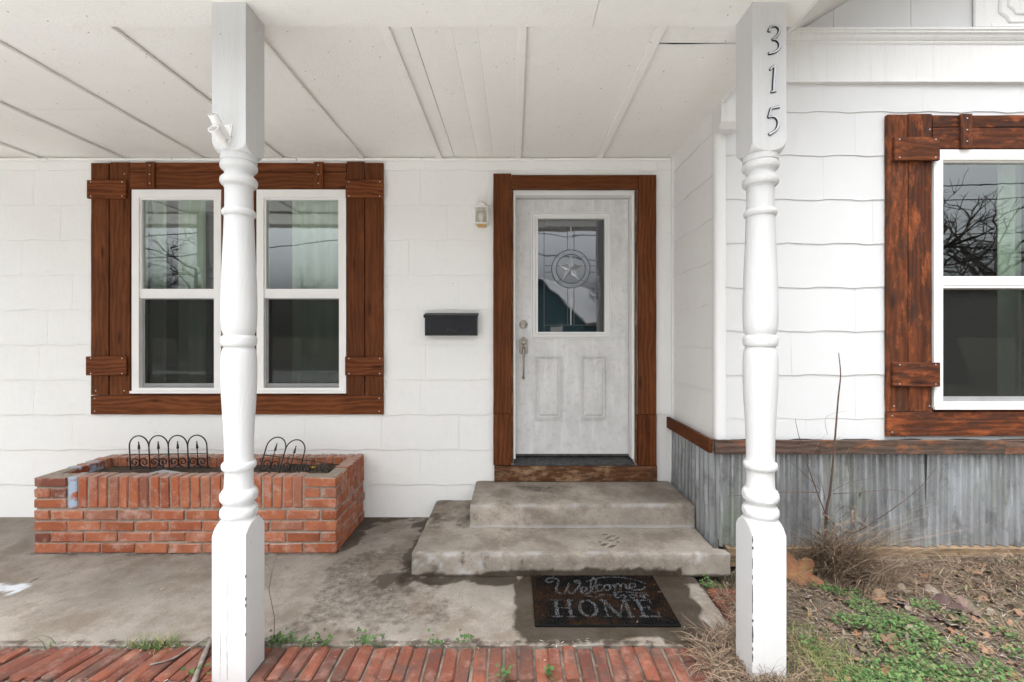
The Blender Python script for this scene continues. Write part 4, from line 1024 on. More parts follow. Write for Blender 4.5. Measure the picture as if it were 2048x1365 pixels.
st_ = blades('straw', its, planter); st_['kind'] = 'stuff'
fl = empty('yellow_flower', (-1.44, 3.25, .455)); tag(fl, 'tiny yellow flower in the soil of the brick planter', 'flower')
mb = MB(); mb.tube([(-1.44, 3.25, .445), (-1.438, 3.248, .485)], .0012, 6); mb.obj('stem', 'twig', fl)
v = []; f = []
for k in range(6):
    t = k * math.pi / 3; v += [(-1.438, 3.248, .486), (-1.438 + .012 * math.cos(t - .35), 3.248 + .012 * math.sin(t - .35), .492), (-1.438 + .02 * math.cos(t), 3.248 + .02 * math.sin(t), .498), (-1.438 + .012 * math.cos(t + .35), 3.248 + .012 * math.sin(t + .35), .492)]; f.append((4 * k, 4 * k + 1, 4 * k + 2, 4 * k + 3))
M['yellow'] = m_plain('yellow_petal', (.75, .50, .02), .6); mobj('petals', v, f, 'yellow', fl)
bk_ = mobj('plastic_scrap', [(-2.62, 3.16, .462), (-2.36, 3.10, .466), (-2.27, 3.18, .470), (-2.50, 3.24, .478), (-2.62, 3.16, .458), (-2.36, 3.10, .462), (-2.27, 3.18, .466), (-2.50, 3.24, .474)], [(0, 1, 2, 3), (7, 6, 5, 4), (0, 4, 5, 1), (1, 5, 6, 2), (2, 6, 7, 3), (3, 7, 4, 0)], m_plain('grey_film', (.33, .34, .35), .5)); tag(bk_, 'grey scrap of torn plastic on the planter soil', 'scrap')

# ------------------------------------------------------------------ wire edging fences
def edging(loc, tiltx, rotz, rotz2, n, arches, label, W=.145, H=.25, roll=0):
    root = empty('garden_edging', loc); tag(root, label, 'edging', 'iron edging fences in the planter')
    mt = Matrix.Translation(loc) @ Matrix.Rotation(rotz2, 4, 'Z') @ Matrix.Rotation(roll, 4, 'Y') @ Matrix.Rotation(tiltx, 4, 'X')
    def T(pts): return [mt @ Vector(p) for p in pts]
    r = .0046; zr, zl, zsp = .115, .012, .17
    for k in range(n):
        x0 = k * W; xc = x0 + W / 2
        if k < arches:
            pts = [(x0, 0, 0), (x0, 0, zsp)] + [(xc - W / 2 * math.cos(t * math.pi / 12), .001 * (k % 2), zsp + (H - zsp) * math.sin(t * math.pi / 12)) for t in range(1, 12)] + [(x0 + W, 0, zsp), (x0 + W, 0, zr if k < arches - 1 else 0)]
            mb = MB(); mb.tube(T(pts), r, 7); mb.obj('arch', 'iron', root, 60)
            mb = MB(); mb.tube(T([(xc, -.002, .02), (xc, -.002, .15), (xc, -.002, .155), (xc, -.002, .178), (xc, -.002, .198), (xc, -.002, .203), (xc, -.002, .208)]), [.003, .003, .009, .0065, .003, .0052, .002], 8); mb.obj('spear', 'iron', root, 50)
        else:
            mb = MB(); mb.tube(T([(x0 + W, 0, 0), (x0 + W, 0, zr)]), r, 7); mb.tube(T([(xc, 0, .02), (xc, 0, zr + .01)]), .003, 7); mb.obj('upright', 'iron', root, 60)
        for s in (-1, 1):
            c = (xc + s * W * .235, .056); pts = []
            for t in range(30):
                a_ = math.pi * (1.5 if s < 0 else 1.5) + s * (-1) * t * .30 ; rr_ = .036 * (1 - t / 36) 
                pts.append((c[0] + rr_ * math.cos(a_), -.004, c[1] + rr_ * math.sin(a_)))
            mb = MB(); mb.tube(T(pts), .0042, 6); mb.obj('scroll', 'iron', root, 60)
    mb = MB(); mb.tube(T([(-.004, -.003, zr), (n * W + .004, -.003, zr)]), .003, 7); mb.obj('rail', 'iron', root, 60)
    mb = MB(); mb.tube(T([(-.004, -.003, zl), (n * W + .004, -.003, zl)]), .0042, 7); mb.obj('rail', 'iron', root, 60)
    for s, x0 in ((-1, -.006), (1, n * W + .006)):
        mb = MB(); mb.tube(T([(x0 + s * .012 * math.sin(t * .5), 0, .075 + .012 * math.cos(t * .5)) for t in range(10)]), .003, 6); mb.obj('hook', 'iron', root, 60)
edging((-2.775, 3.29, .462), R(4), 0, R(3), 4, 4, 'black scrolled iron edging with four arches standing upright in the planter', .135)
edging((-1.825, 3.255, .462), R(-18), 0, R(-2), 4, 2, 'broken black iron edging with two arches leaning over in the planter', .142, .25, R(7))

# ------------------------------------------------------------------ mailbox
def mailbox():
    x0, x1 = -.694, -.286; z0, z1 = 1.432, 1.590; yb = WALLY - .013; y0 = yb - .085
    root = empty('mailbox', ((x0 + x1) / 2, yb, z0)); tag(root, 'black metal wall mailbox with embossed lettering beside the door', 'mailbox')
    prof = [(yb, z0), (y0 + .012, z0 + .0), (y0, z0 + .006), (y0, z1 - .012), (yb, z1 + .004)]
    n = 5; v = [(xx, a_, b_) for xx in (x0 + .004, x1 - .004) for a_, b_ in prof]
    mobj('box', v, [(k, n + k, n + (k + 1) % n, (k + 1) % n) for k in range(n)] + [tuple(range(n)), tuple(range(n, 2 * n))[::-1]], 'black', root)
    lid = [(yb, z1 + .018), (yb - .02, z1 + .0195), (y0 + .004, z1 + .004), (y0 - .009, z1 - .002), (y0 - .012, z1 - .010), (y0 - .010, z1 - .022), (y0 - .006, z1 - .022), (y0 - .006, z1 - .008), (yb, z1 + .0065)]
    n = len(lid); v = [(xx, a_, b_) for xx in (x0 - .004, x1 + .004) for a_, b_ in lid]
    mobj('lid', v, [(k, n + k, n + (k + 1) % n, (k + 1) % n) for k in range(n)] + [tuple(range(n)), tuple(range(n, 2 * n))[::-1]], 'black', root, 40)
    mb = MB(); mb.tube([(x0 - .006, y0 - .006, z1 - .004), (x1 + .006, y0 - .006, z1 - .004)], .0042, 8); mb.obj('hinge_pin', 'black', root, 60)
    mb = MB(); a_, b_ = x0 + .040, x1 - .040
    mb.tube([(a_, y0 - .0004, z1 - .03), (a_, y0 - .0004, z0 + .042), (a_ + .004, y0 - .0004, z0 + .036), (a_ + .012, y0 - .0004, z0 + .033), (a_ + .015, y0 - .0004, z0 + .026), (b_ - .015, y0 - .0004, z0 + .026), (b_ - .012, y0 - .0004, z0 + .033), (b_ - .004, y0 - .0004, z0 + .036), (b_, y0 - .0004, z0 + .042), (b_, y0 - .0004, z1 - .03)], .0017, 6); mb.obj('embossed_border', 'gloss', root)
    cx = (x0 + x1) / 2 + .008; bz = z0 + .030; k = .034
    st = [([(0, 0), (.12, 1.0)], .1), ([(.12, 1.0), (.42, .15)], .16), ([(.42, .15), (.72, 1.0)], .1), ([(.72, 1.0), (.82, 0)], .16), ([(-.1, 0), (.12, 0)], .08), ([(.68, 0), (.96, 0)], .08),
          (catmull([(1.12, .58), (1.3, .66), (1.5, .55), (1.52, .1), (1.62, 0)], 4), .12), (catmull([(1.52, .38), (1.2, .34), (1.08, .18), (1.2, .0), (1.5, .14)], 4), .11),
          ([(1.88, .64), (1.90, 0)], .13), ([(1.8, 0), (2.0, 0)], .07), ([(1.86, .84), (1.92, .9)], .12), ([(2.18, 1.0), (2.2, 0)], .13), ([(2.1, 0), (2.3, 0)], .07)]
    st = [([(cx + (a_ - 1.1) * k, bz + b_ * k) for a_, b_ in p], w_ * k) for p, w_ in st]
    strokes_mesh(st, y0 - .0045, y0 - .0002).obj('lettering', 'gloss', root)
mailbox()

# ------------------------------------------------------------------ wall lantern
def lantern():
    q = P(963, 428, 3.50); cx, cz = q.x, q.z; yb = WALLY - .013; yc = yb - .078
    root = empty('wall_lantern', (cx, yb, cz - .1)); tag(root, 'small cream coach lantern mounted on the wall beside the door', 'lantern')
    cream = M['vinyl']
    mb = MB(); mb.lathe([(.066, 0), (.066, .006), (.06, .014), (.03, .018)], 28, Matrix.Translation((cx - .022, yb, cz + .040)) @ Matrix.Rotation(R(90), 4, 'X')); mb.obj('backplate', 'vinyl', root, 40)
    mb = MB(); mb.tube(catmull([(cx - .008, yb - .016, cz + .03), (cx - .004, yb - .045, cz + .055), (cx, yc, cz + .072)], 4), .007, 8); mb.obj('arm', 'vinyl', root, 60)
    h, zt, zb = .049, cz + .040, cz - .084
    mb = MB(); tap = .006
    for sx in (-1, 1):
        for sy in (-1, 1): mb.tube([(cx + sx * (h - tap), yc + sy * (h - tap), zt), (cx + sx * h, yc + sy * h, zb)], .0042, 4)
    for zz_, hh in ((zt, h + .006), (zb, h + .004)):
        mb.box(cx - hh, cx + hh, yc - hh, yc - hh + .008, zz_, zz_ + .006).box(cx - hh, cx + hh, yc + hh - .008, yc + hh, zz_, zz_ + .006).box(cx - hh, cx - hh + .008, yc - hh + .008, yc + hh - .008, zz_, zz_ + .006).box(cx + hh - .008, cx + hh, yc - hh + .008, yc + hh - .008, zz_, zz_ + .006)
    mb.obj('cage', 'vinyl', root)
    mb = MB(); mb.lathe([(.050, zt + .0065), (.048, zt + .018), (.039, zt + .038), (.022, zt + .052), (.007, zt + .056), (.005, zt + .062)], 20, Matrix.Translation((cx, yc, 0))); mb.obj('cap', 'vinyl', root, 50)
    mb = MB(); mb.tube([(cx + .016 * math.cos(t * math.pi / 8), yc, zt + .077 + .016 * math.sin(t * math.pi / 8)) for t in range(17)], .0022, 6, False); mb.obj('ring', 'vinyl', root, 60)
    g_ = MB(); t = .0015; gh = h - .006
    g_.box(cx - gh, cx + gh, yc - gh - t, yc - gh, zb + .007, zt - .001).box(cx - gh, cx + gh, yc + gh, yc + gh + t, zb + .007, zt - .001).box(cx - gh - t, cx - gh, yc - gh, yc + gh, zb + .007, zt - .001).box(cx + gh, cx + gh + t, yc - gh, yc + gh, zb + .007, zt - .001)
    g_.obj('glass', 'lampglass', root)
    mb = MB(); mb.lathe([(.010, zb + .012), (.012, zb + .03), (.026, zb + .055), (.028, zb + .07), (.020, zb + .088), (.004, zb + .096)], 18, Matrix.Translation((cx, yc, 0))); mb.obj('bulb', 'bulb', root, 60)
    bbox('base', cx - .034, cx + .034, yc - .034, yc + .034, zb - .014, zb - .0005, 'amber', root, .003)
lantern()

# ------------------------------------------------------------------ doormat
def doormat():
    x0, x1, y0, y1 = .100, .818, 2.232, 2.695
    root = bbox('doormat', x0, x1, y0, y1, .003, .014, 'rubber', None, .003); tag(root, 'soaked dark doormat printed with a grey welcome greeting before the steps', 'doormat')
    n = 34000; px = rng.uniform(x0 + .002, x1 - .002, n); py = rng.uniform(y0 + .002, y1 - .002, n); u = (px - x0) / (x1 - x0); v_ = (y1 - py) / (y1 - y0) * .645   # v scaled to width units
    strokes = []
    def S(pts, w_, sm=True): strokes.append((np.array(catmull(pts, 6) if sm else pts), w_))
    # HOME (serif capitals): rows v from .345 to .565
    T_, B_ = .350, .562
    def vert(x, w_): S([(x, T_ + .008), (x, B_ - .008)], w_, False)
    def ser(x, a_, b_=None):
        for zz_ in (T_ + .007, B_ - .007): S([(x - a_, zz_), (x + a_, zz_)], .009, False)
    for x in (.165, .262): vert(x, .020); ser(x, .032)
    S([(.165, .452), (.262, .452)], .008, False)
    for (a_, w_) in ((0, .013),):
        cx, cy = .393, .456
        for off in (-1, 1): strokes.append((np.array([(cx + off * (.060 + .0) * math.sin(t), cy - .098 * math.cos(t)) for t in np.linspace(.35, 2.79, 16)]), .017))
        strokes.append((np.array([(cx + .060 * math.sin(t), cy - .098 * math.cos(t)) for t in np.linspace(0, 6.283, 40)]), .008))
    vert(.520, .009); vert(.680, .020); ser(.520, .022); ser(.684, .028)
    S([(.520, T_ + .008), (.602, B_ - .01)], .020, False); S([(.602, B_ - .01), (.672, T_ + .008)], .009, False)
    vert(.775, .020); S([(.745, T_ + .007), (.870, T_ + .007)], .010, False); S([(.745, B_ - .007), (.885, B_ - .007)], .011, False); S([(.775, .452), (.835, .452)], .009, False)
    S([(.868, T_ + .005), (.868, T_ + .045)], .010, False); S([(.885, B_ - .05), (.880, B_ - .008)], .012, False); S([(.835, .432), (.835, .472)], .010, False)
    # Welcome (script)
    S([(.165, .095), (.135, .115), (.115, .09), (.135, .055), (.185, .055), (.215, .09), (.195, .17), (.185, .235), (.225, .275), (.262, .225), (.295, .130)], .014)
    S([(.292, .135), (.272, .225), (.295, .272), (.340, .220), (.378, .150), (.385, .095), (.352, .085), (.345, .11), (.372, .125)], .012)
    S([(.372, .255), (.408, .235), (.425, .195), (.405, .18), (.378, .21), (.382, .262), (.425, .265), (.47, .20), (.515, .10), (.508, .045), (.482, .08), (.458, .18), (.462, .25), (.49, .245)], .012)
    S([(.545, .155), (.525, .145), (.502, .185), (.505, .235), (.535, .225), (.56, .19)], .013)
    S([(.595, .15), (.567, .165), (.562, .215), (.590, .225), (.612, .19), (.6, .15), (.63, .16), (.648, .14)], .012)
    S([(.652, .14), (.645, .215)], .014); S([(.65, .17), (.68, .132), (.695, .155), (.688, .212)], .013); S([(.695, .165), (.725, .130), (.742, .155), (.735, .20), (.752, .205)], .013)
    S([(.765, .195), (.805, .175), (.815, .14), (.785, .13), (.765, .175), (.785, .222), (.85, .215), (.885, .185)], .013)
    S([(.44, .10), (.56, .045), (.70, .035), (.83, .075), (.905, .135)], .009)
    S([(.40, .295), (.47, .315), (.53, .285), (.59, .29)], .010); S([(.62, .255), (.70, .245), (.79, .262), (.865, .262)], .008)
    # to our
    S([(.635, .262), (.625, .32), (.645, .325)], .011); S([(.612, .285), (.655, .28)], .008, False)
    S([(.68, .29), (.665, .31), (.68, .33), (.70, .315), (.69, .29)], .010)
    S([(.755, .28), (.735, .305), (.75, .33), (.775, .315), (.765, .285)], .010); S([(.785, .285), (.79, .325), (.815, .315), (.818, .285), (.83, .33)], .010); S([(.842, .33), (.846, .285), (.862, .28), (.875, .30)], .010)
    ink = np.zeros(n, bool)
    for pts, w_ in strokes:
        for a_, b_ in zip(pts, pts[1:]):
            d_ = b_ - a_; L2 = max(1e-9, d_ @ d_); t = np.clip(((u - a_[0]) * d_[0] + (v_ - a_[1]) * d_[1]) / L2, 0, 1)
            ink |= np.hypot(u - a_[0] - t * d_[0], v_ - a_[1] - t * d_[1]) < w_ * .68
    V = np.zeros((n, 3, 3)); C = np.zeros((n, 3, 3))
    ang = rng.uniform(0, 2 * np.pi, n); ln = rng.uniform(.004, .009, n); wd = .0011
    bx, by = np.cos(ang), np.sin(ang); tilt = rng.uniform(.0, .006, n)
    V[:, 0] = np.stack([px - by * wd, py + bx * wd, np.full(n, .0138)], 1); V[:, 1] = np.stack([px + by * wd, py - bx * wd, np.full(n, .0138)], 1)
    V[:, 2] = np.stack([px + bx * tilt, py + by * tilt, .014 + ln * .7], 1)
    brown = np.array([fbm(a_, b_, 7, 3, 5) for a_, b_ in zip(px, py)]); isb = (brown + rng.normal(0, .25, n) + np.where(u < .28, .18, -.1)) > .12
    base = np.where(isb[:, None], np.array([.046, .021, .009]), np.array([.006, .006, .006]))
    speck = rng.random(n) < .02; base[speck] = (.10, .065, .035)
    inkc = np.array([.17, .175, .185]) * rng.uniform(.55, 1.3, (n, 1)); dim = (rng.random(n) < .12 + .25 * isb)
    col = np.where((ink & ~dim)[:, None], inkc, base)
    C[:] = col[:, None, :]
    me = bpy.data.meshes.new('fibres'); me.vertices.add(3 * n); me.vertices.foreach_set('co', V.reshape(-1)); me.loops.add(3 * n); me.loops.foreach_set('vertex_index', np.arange(3 * n, dtype=np.int32)); me.polygons.add(n); me.polygons.foreach_set('loop_start', np.arange(0, 3 * n, 3, dtype=np.int32)); me.update(); me.validate()
    me.materials.append(M['fibre']); cattr(me, C.reshape(-1, 3))
    o = link(bpy.data.objects.new('fibres', me), root); o['kind'] = 'stuff'; o['label'] = 'wet coir fibres with grey printed words'
doormat()

# ================================================================== VEGETATION
def gz(x, y): return ground_z(x, y)
def inpost(x, y): return abs(x - PX2) < .078 and abs(y - PYC) < .078
# dry grass over the lawn
DULL = [(.13, .09, .065), (.075, .052, .038), (.18, .13, .095), (.05, .036, .027)]
its = []
for k in range(21000):
    if k < 18000: x, y = random.uniform(1.13, 3.4), random.uniform(1.3, 2.77)
    else: x, y = random.gauss(1.2, .12), random.uniform(1.3, 2.12)
    if inpost(x, y) or (x < 1.1 and y > 2.12) or y > 2.775 or x < 1.0: continue
    z = gz(x, y) if x > 1.13 else max(gz(x, y), .002)
    dense = fbm(x, y, 2.6, 3, 2)
    up = random.uniform(.1, .75); L = random.uniform(.03, .085) * (1 + .35 * dense); w_ = random.uniform(.0012, .0034)
    if y > 2.40: up += .35; L *= 1.5
    col = random.choice(STRAW * 2 + DULL * 2) if dense > -.1 else random.choice(DULL + STRAW)
    if random.random() < .06: col = random.choice(GREEN)
    its.append((Vector((x, y, z - .003)), rdir(up), L, w_, Vector((random.uniform(-.3, .3), random.uniform(-.3, .3), -random.uniform(.15, .7) * up)), col))
dg = blades('dry_grass', its); tag(dg, 'matted dry straw coloured grass beside the wing', 'grass', kind='stuff')
# straw heap round the right post and slab corner
its = []
for k in range(2600):
    a_ = random.uniform(0, 2 * math.pi); r_ = random.uniform(.08, .27) * random.uniform(.6, 1)
    x, y = 1.03 + r_ * 1.1 * math.cos(a_), 1.94 + r_ * 1.4 * math.sin(a_)
    if inpost(x, y) or x < .80: continue
    z = max(gz(x, y), .0) + random.uniform(0, .05) * (1 - r_ / .3)
    its.append((Vector((x, y, z - .01)), rdir(random.uniform(.0, .75)), random.uniform(.05, .16), random.uniform(.0012, .0030), Vector((random.uniform(-.5, .5), random.uniform(-.5, .5), -.3)), random.choice(STRAW * 2 + DULL)))
for k in range(170):
    x = random.uniform(.96, 1.16); y = PYC - .07 - random.uniform(.01, .07)
    its.append((Vector((x, y, .0)), rdir(random.uniform(1.2, 4)), random.uniform(.06, .21), random.uniform(.0010, .0022), Vector((random.uniform(-.7, .7), -random.uniform(.1, .5), -random.uniform(.1, .7))), random.choice(STRAW + DULL)))
for k in range(420):
    x, y = random.gauss(1.17, .06), random.uniform(2.12, 2.55)
    if x < 1.075: continue
    its.append((Vector((x, y, .0)), rdir(random.uniform(.0, .5)), random.uniform(.05, .15), random.uniform(.0010, .0022), Vector((random.uniform(-.5, .5), random.uniform(-.5, .5), -.2)), random.choice(STRAW + DULL)))
tag(blades('straw_heap', its), 'tangled heap of dead straw round the foot of the numbered post', 'straw', kind='stuff')
# tall dead clump at the skirting
its = []
bx_ = P(1668, 1100, 2.66)
for k in range(2600):
    t = random.random()
    if t < .38: x = bx_.x + random.gauss(-.02, .07); L = random.uniform(.16, .52); up = random.uniform(1.2, 4)
    elif t < .75: x = bx_.x + random.gauss(.04, .16); L = random.uniform(.07, .24); up = random.uniform(.3, 1.4)
    else: x = bx_.x + random.gauss(.25, .28); L = random.uniform(.06, .17); up = random.uniform(.15, .9)
    y = min(2.745, 2.64 + random.gauss(0, .07))
    d_ = rdir(up); d_.y = -abs(d_.y) * .8
    its.append((Vector((x, y, gz(x, y) - .004)), d_, L, random.uniform(.0010, .0030), Vector((random.uniform(-1.1, 1.1), random.uniform(-.7, .1), -random.uniform(0, .45) if t < .38 else -random.uniform(.2, 1.0))), random.choice(STRAW * 2 + DULL + [(.10, .065, .045)])))
for k in range(420):      # shrivelled leaves caught in the clump
    x = bx_.x + random.gauss(0, .07); y = min(2.73, 2.62 + random.gauss(0, .05)); z = gz(x, y) + abs(random.gauss(0, .17))
    its.append((Vector((x, y, z)), rdir(random.uniform(-.8, .6)), random.uniform(.02, .05), random.uniform(.003, .008), Vector((random.uniform(-.8, .8), random.uniform(-.8, .2), -.6)), random.choice([(.17, .11, .075), (.10, .065, .05), (.24, .16, .11)])))
tag(blades('dead_grass_clump', its), 'tall clump of dead brown grass against the corrugated skirting', 'grass clump', kind='stuff')
its = []
for k in range(3600):
    x = random.uniform(1.32, 3.4); y = random.uniform(2.45, 2.765)
    d_ = rdir(random.uniform(.15, 1.0)); d_.y = -abs(d_.y) * .8
    its.append((Vector((x, y, gz(x, y) - .003)), d_, random.uniform(.05, .19), random.uniform(.0012, .0030), Vector((random.uniform(-.3, .3), -.2, -random.uniform(.3, .9))), random.choice(STRAW * 2 + DULL)))
tag(blades('dead_grass_fringe', its), 'fringe of dead grass along the foot of the base boards', 'grass', kind='stuff')
its = []
for k in range(420):
    t = random.random(); x = bx_.x + random.gauss(.03, .13) if t < .6 else random.uniform(1.35, 3.0); y = min(2.74, 2.60 + random.gauss(0, .07))
    d_ = rdir(random.uniform(.3, 3)); d_.y = -abs(d_.y) * .6; L = random.uniform(.15, .42) * (1 if t < .6 else .6)
    its.append((Vector((x, y, gz(x, y))), d_, L, random.uniform(.0006, .0013), Vector((random.uniform(-.9, .9), -random.uniform(0, .35), -random.uniform(.2, .95))), random.choice([(.26, .19, .12), (.33, .26, .17), (.14, .095, .07), (.10, .07, .055)])))
tag(blades('dead_vines', its), 'tangle of long dead vine stems in front of the skirting', 'vines', kind='stuff')
# fine green-yellow tuft right of the post
its = []
for k in range(900):
    x, y = 1.30 + random.gauss(0, .10), 1.93 + random.gauss(0, .11)
    if inpost(x, y): continue
    its.append((Vector((x, y, gz(x, y) - .004)), rdir(random.uniform(.7, 2)), random.uniform(.07, .17), random.uniform(.0007, .0013), Vector((random.uniform(-.4, .4), random.uniform(-.4, .4), -.5)), random.choice(GREEN + [(.26, .26, .10), (.22, .24, .08)] * 2)))
tag(blades('fine_grass_tuft', its), 'fine yellow green grass tuft beside the numbered post', 'grass tuft', kind='stuff')

def leafdisc(V, Fc, Cc, c, nrm, r, col, lobes=3):
    t = nrm.orthogonal().normalized(); b_ = nrm.cross(t); a0 = random.uniform(0, 6)
    for l in range(lobes):
        a_ = a0 + l * 2 * math.pi / lobes; ctr = c + (t * math.cos(a_) + b_ * math.sin(a_)) * r * .55; k = len(V)
        for q in range(5):
            g_ = a_ + math.pi + q * 2 * math.pi / 5; V.append(ctr + (t * math.cos(g_) + b_ * math.sin(g_)) * r * .55 + nrm * (r * .12 * (q % 2)))
        Fc.append(tuple(range(k, k + 5))); Cc += [col] * 5
def clover(name, spots, label, kind='stuff', cat='clover', count=30, rad=.05):
    V = []; Fc = []; Cc = []
    for (x, y, rr_, n_) in spots:
        for k in range(n_):
            a_ = random.uniform(0, 6.28); q = rr_ * math.sqrt(random.random()); xx, yy = x + q * math.cos(a_), y + q * .8 * math.sin(a_)
            if inpost(xx, yy): continue
            z = max(gz(xx, yy), .0 if xx < 1.13 else -1) + random.uniform(.006, .030)
            nrm = Vector((random.gauss(0, .35), random.gauss(-.15, .35), 1)).normalized(); s = random.uniform(.7, 1.25)
            col = tuple(c * s for c in random.choice([(.058, .125, .034), (.080, .155, .044), (.042, .088, .028), (.105, .175, .058), (.13, .15, .06)]))
            leafdisc(V, Fc, Cc, Vector((xx, yy, z)), nrm, random.uniform(.0038, .0088), col)
    V = np.array([tuple(p) for p in V]); c = np.array([V[:, 0].mean(), V[:, 1].mean(), V[:, 2].min()])
    me = mk(name, (V - c).tolist(), Fc, 'veg'); cattr(me, np.array(Cc)); o = link(bpy.data.objects.new(name, me), None, Matrix.Translation(c))
    return tag(o, label, cat, kind=kind)
sp = []
for (px_, py_, r_, n_) in [(1640, 1175, .07, 90), (1690, 1185, .08, 150), (1730, 1215, .09, 200), (1700, 1245, .08, 160), (1760, 1255, .09, 230), (1800, 1240, .08, 170), (1830, 1265, .09, 240), (1850, 1215, .06, 90), (1790, 1285, .09, 200), (1860, 1290, .08, 180), (1780, 1335, .11, 330), (1830, 1345, .10, 300), (1740, 1355, .09, 220), (1900, 1345, .08, 120), (1930, 1290, .05, 60), (1990, 1330, .06, 60), (2010, 1270, .05, 40), (1910, 1240, .05, 40), (1620, 1290, .05, 60), (1860, 1330, .1, 260), (1960, 1360, .1, 150), (1625, 1165, .06, 110), (1660, 1180, .06, 120), (1700, 1350, .09, 180), (2000, 1345, .09, 130), (2030, 1300, .06, 60)]:
    q = G(px_, py_, .07); sp.append((q.x, q.y, r_, n_))
clover('clover_patch', sp, 'spreading green clover patches on the straw lawn beside the post', cat='clover')
q = G(1432, 1160, .02); clover('clover_clump', [(1.18, 2.66, .075, 120), (1.10, 2.60, .04, 30)], 'small green clover clump at the corner of the concrete step', kind='stuff')

# fallen leaves
def leaf_mesh(seed, big=False):
    rr = random.Random(seed); N = 40; pts = []
    lob = 5 if big else rr.choice([0, 3, 5])
    for k in range(N):
        t = 2 * math.pi * k / N; r_ = 1
        if lob: r_ = .62 + .36 * abs(math.cos(t * lob / 2)) ** 1.4 + rr.uniform(-.05, .05)
        else: r_ = .48 + .42 * abs(math.cos(t)) ** 1.5 + rr.uniform(-.03, .03)
        pts.append((r_ * math.cos(t), r_ * math.sin(t)))
    V = [(0, 0, 0)]; cu, cv, ph = rr.uniform(.25, .6), rr.uniform(.1, .4), rr.uniform(0, 6)
    for s in (.5, 1):
        for (x, y) in pts:
            x_, y_ = x * s, y * s; z = cu * x_ * x_ * .5 + cv * y_ * y_ * .5 * math.sin(ph) + .10 * s * math.sin(5 * math.atan2(y, x) + ph); V.append((x_, y_, z))
    f = [(0, 1 + k, 1 + (k + 1) % N) for k in range(N)] + [(1 + k, 1 + N + k, 1 + N + (k + 1) % N, 1 + (k + 1) % N) for k in range(N)]
    base = rr.choice([(.24, .12, .065), (.17, .10, .065), (.16, .115, .09), (.11, .08, .068), (.25, .15, .09), (.085, .055, .05), (.23, .185, .145)]) if not big else (.24, .115, .055)
    me = mk('fallen_leaf', V, f, 'veg', 180); cattr(me, np.array([[c * rr.uniform(.8, 1.15) * (.82 if (i_ > N) else 1) for c in base] for i_ in range(len(V))]))
    zmin = min(q[2] for q in V); return me, zmin
LM = [leaf_mesh(s) for s in range(14)]
def put_leaf(px_, py_, size, label='hand sized dry brown fallen leaf on the straw lawn', group='broad fallen leaves on the lawn', me=None, tilt=.25):
    q = G(px_, py_, .08); m_, zm = me or random.choice(LM); z = gz(q.x, q.y)
    o = link(bpy.data.objects.new('fallen_leaf', m_), None, Matrix.Translation((q.x, q.y, z + .006 - zm * size * .6)) @ Matrix.Rotation(random.uniform(0, 6.28), 4, 'Z') @ Matrix.Rotation(random.gauss(0, tilt), 4, 'X') @ Matrix.Rotation(random.gauss(0, tilt), 4, 'Y') @ Matrix.Scale(size, 4))
    return tag(o, label, 'leaf', group)
bigm = leaf_mesh(101, True)
lf = put_leaf(1606, 1168, .115, 'large orange brown fallen leaf leaning near the foot of the numbered post', None, bigm, .0)
lf.matrix_basis = Matrix.Translation(lf.matrix_basis.translation + Vector((0, .03, .035))) @ Matrix.Rotation(R(42), 4, 'X') @ Matrix.Rotation(R(35), 4, 'Z') @ Matrix.Scale(.115, 4); WM[lf.name] = lf.matrix_basis.copy()
for (px_, py_, s) in [(1795, 1170, .05), (1940, 1140, .06), (1980, 1145, .05), (1685, 1155, .06), (1755, 1190, .06), (1890, 1210, .07), (1930, 1215, .06), (1800, 1255, .055), (1715, 1255, .05), (1790, 1285, .06), (1820, 1270, .06), (1735, 1290, .05), (1755, 1325, .05), (1690, 1200, .04), (1850, 1170, .05), (1870, 1185, .05)]:
    put_leaf(px_, py_, s)
for k in range(40):
    put_leaf(random.uniform(1600, 2047), random.uniform(1130, 1360), random.uniform(.025, .045), 'palm width dull brown fallen leaf lying among straw and clover', 'dull fallen leaves on the lawn')
for k in range(150):
    px_, py_ = random.uniform(1600, 2047), random.uniform(1125, 1360); put_leaf(px_, py_, random.uniform(.012, .032), 'small curled scrap of dry leaf among the straw', 'small leaf scraps on the lawn')
# small litter flecks (uncountable bits)
its = []
for k in range(5000):
    x, y = random.uniform(1.1, 3.3), random.uniform(1.3, 2.75)
    if inpost(x, y): continue
    its.append((Vector((x, y, gz(x, y) + .012)), rdir(random.uniform(0, .2)), random.uniform(.01, .035), random.uniform(.002, .006), Vector((0, 0, random.uniform(-.2, .3))), random.choice([(.17, .12, .085), (.24, .19, .15), (.10, .07, .055), (.30, .27, .23), (.20, .12, .075), (.08, .06, .05)])))
tag(blades('leaf_litter', its), 'small bits of leaf litter scattered over the lawn', 'leaf litter', kind='stuff')
its = []
for k in range(420):
    x, y = random.uniform(-2.4, 1.0), random.choice([random.uniform(1.7, 2.12), random.uniform(2.1, 3.5), 2.11 + random.gauss(0, .02)])
    if -3.2 < x < -1.1 and y > 2.95 or x > -.64 and y > 2.68 or abs(x - PX1) < .08 and abs(y - PYC) < .08: continue
    inmat = .1 < x < .82 and 2.23 < y < 2.7
    its.append((Vector((x, y, .022 if inmat else .004)), rdir(.05), random.uniform(.004, .022), random.uniform(.0008, .003), Vector((0, 0, 0)), random.choice([(.55, .52, .47), (.3, .24, .17), (.12, .09, .07), (.10, .07, .05), (.40, .33, .22)])))
tag(blades('porch_litter', its), 'tiny flecks of straw and paint on the porch floor', 'litter', kind='stuff')

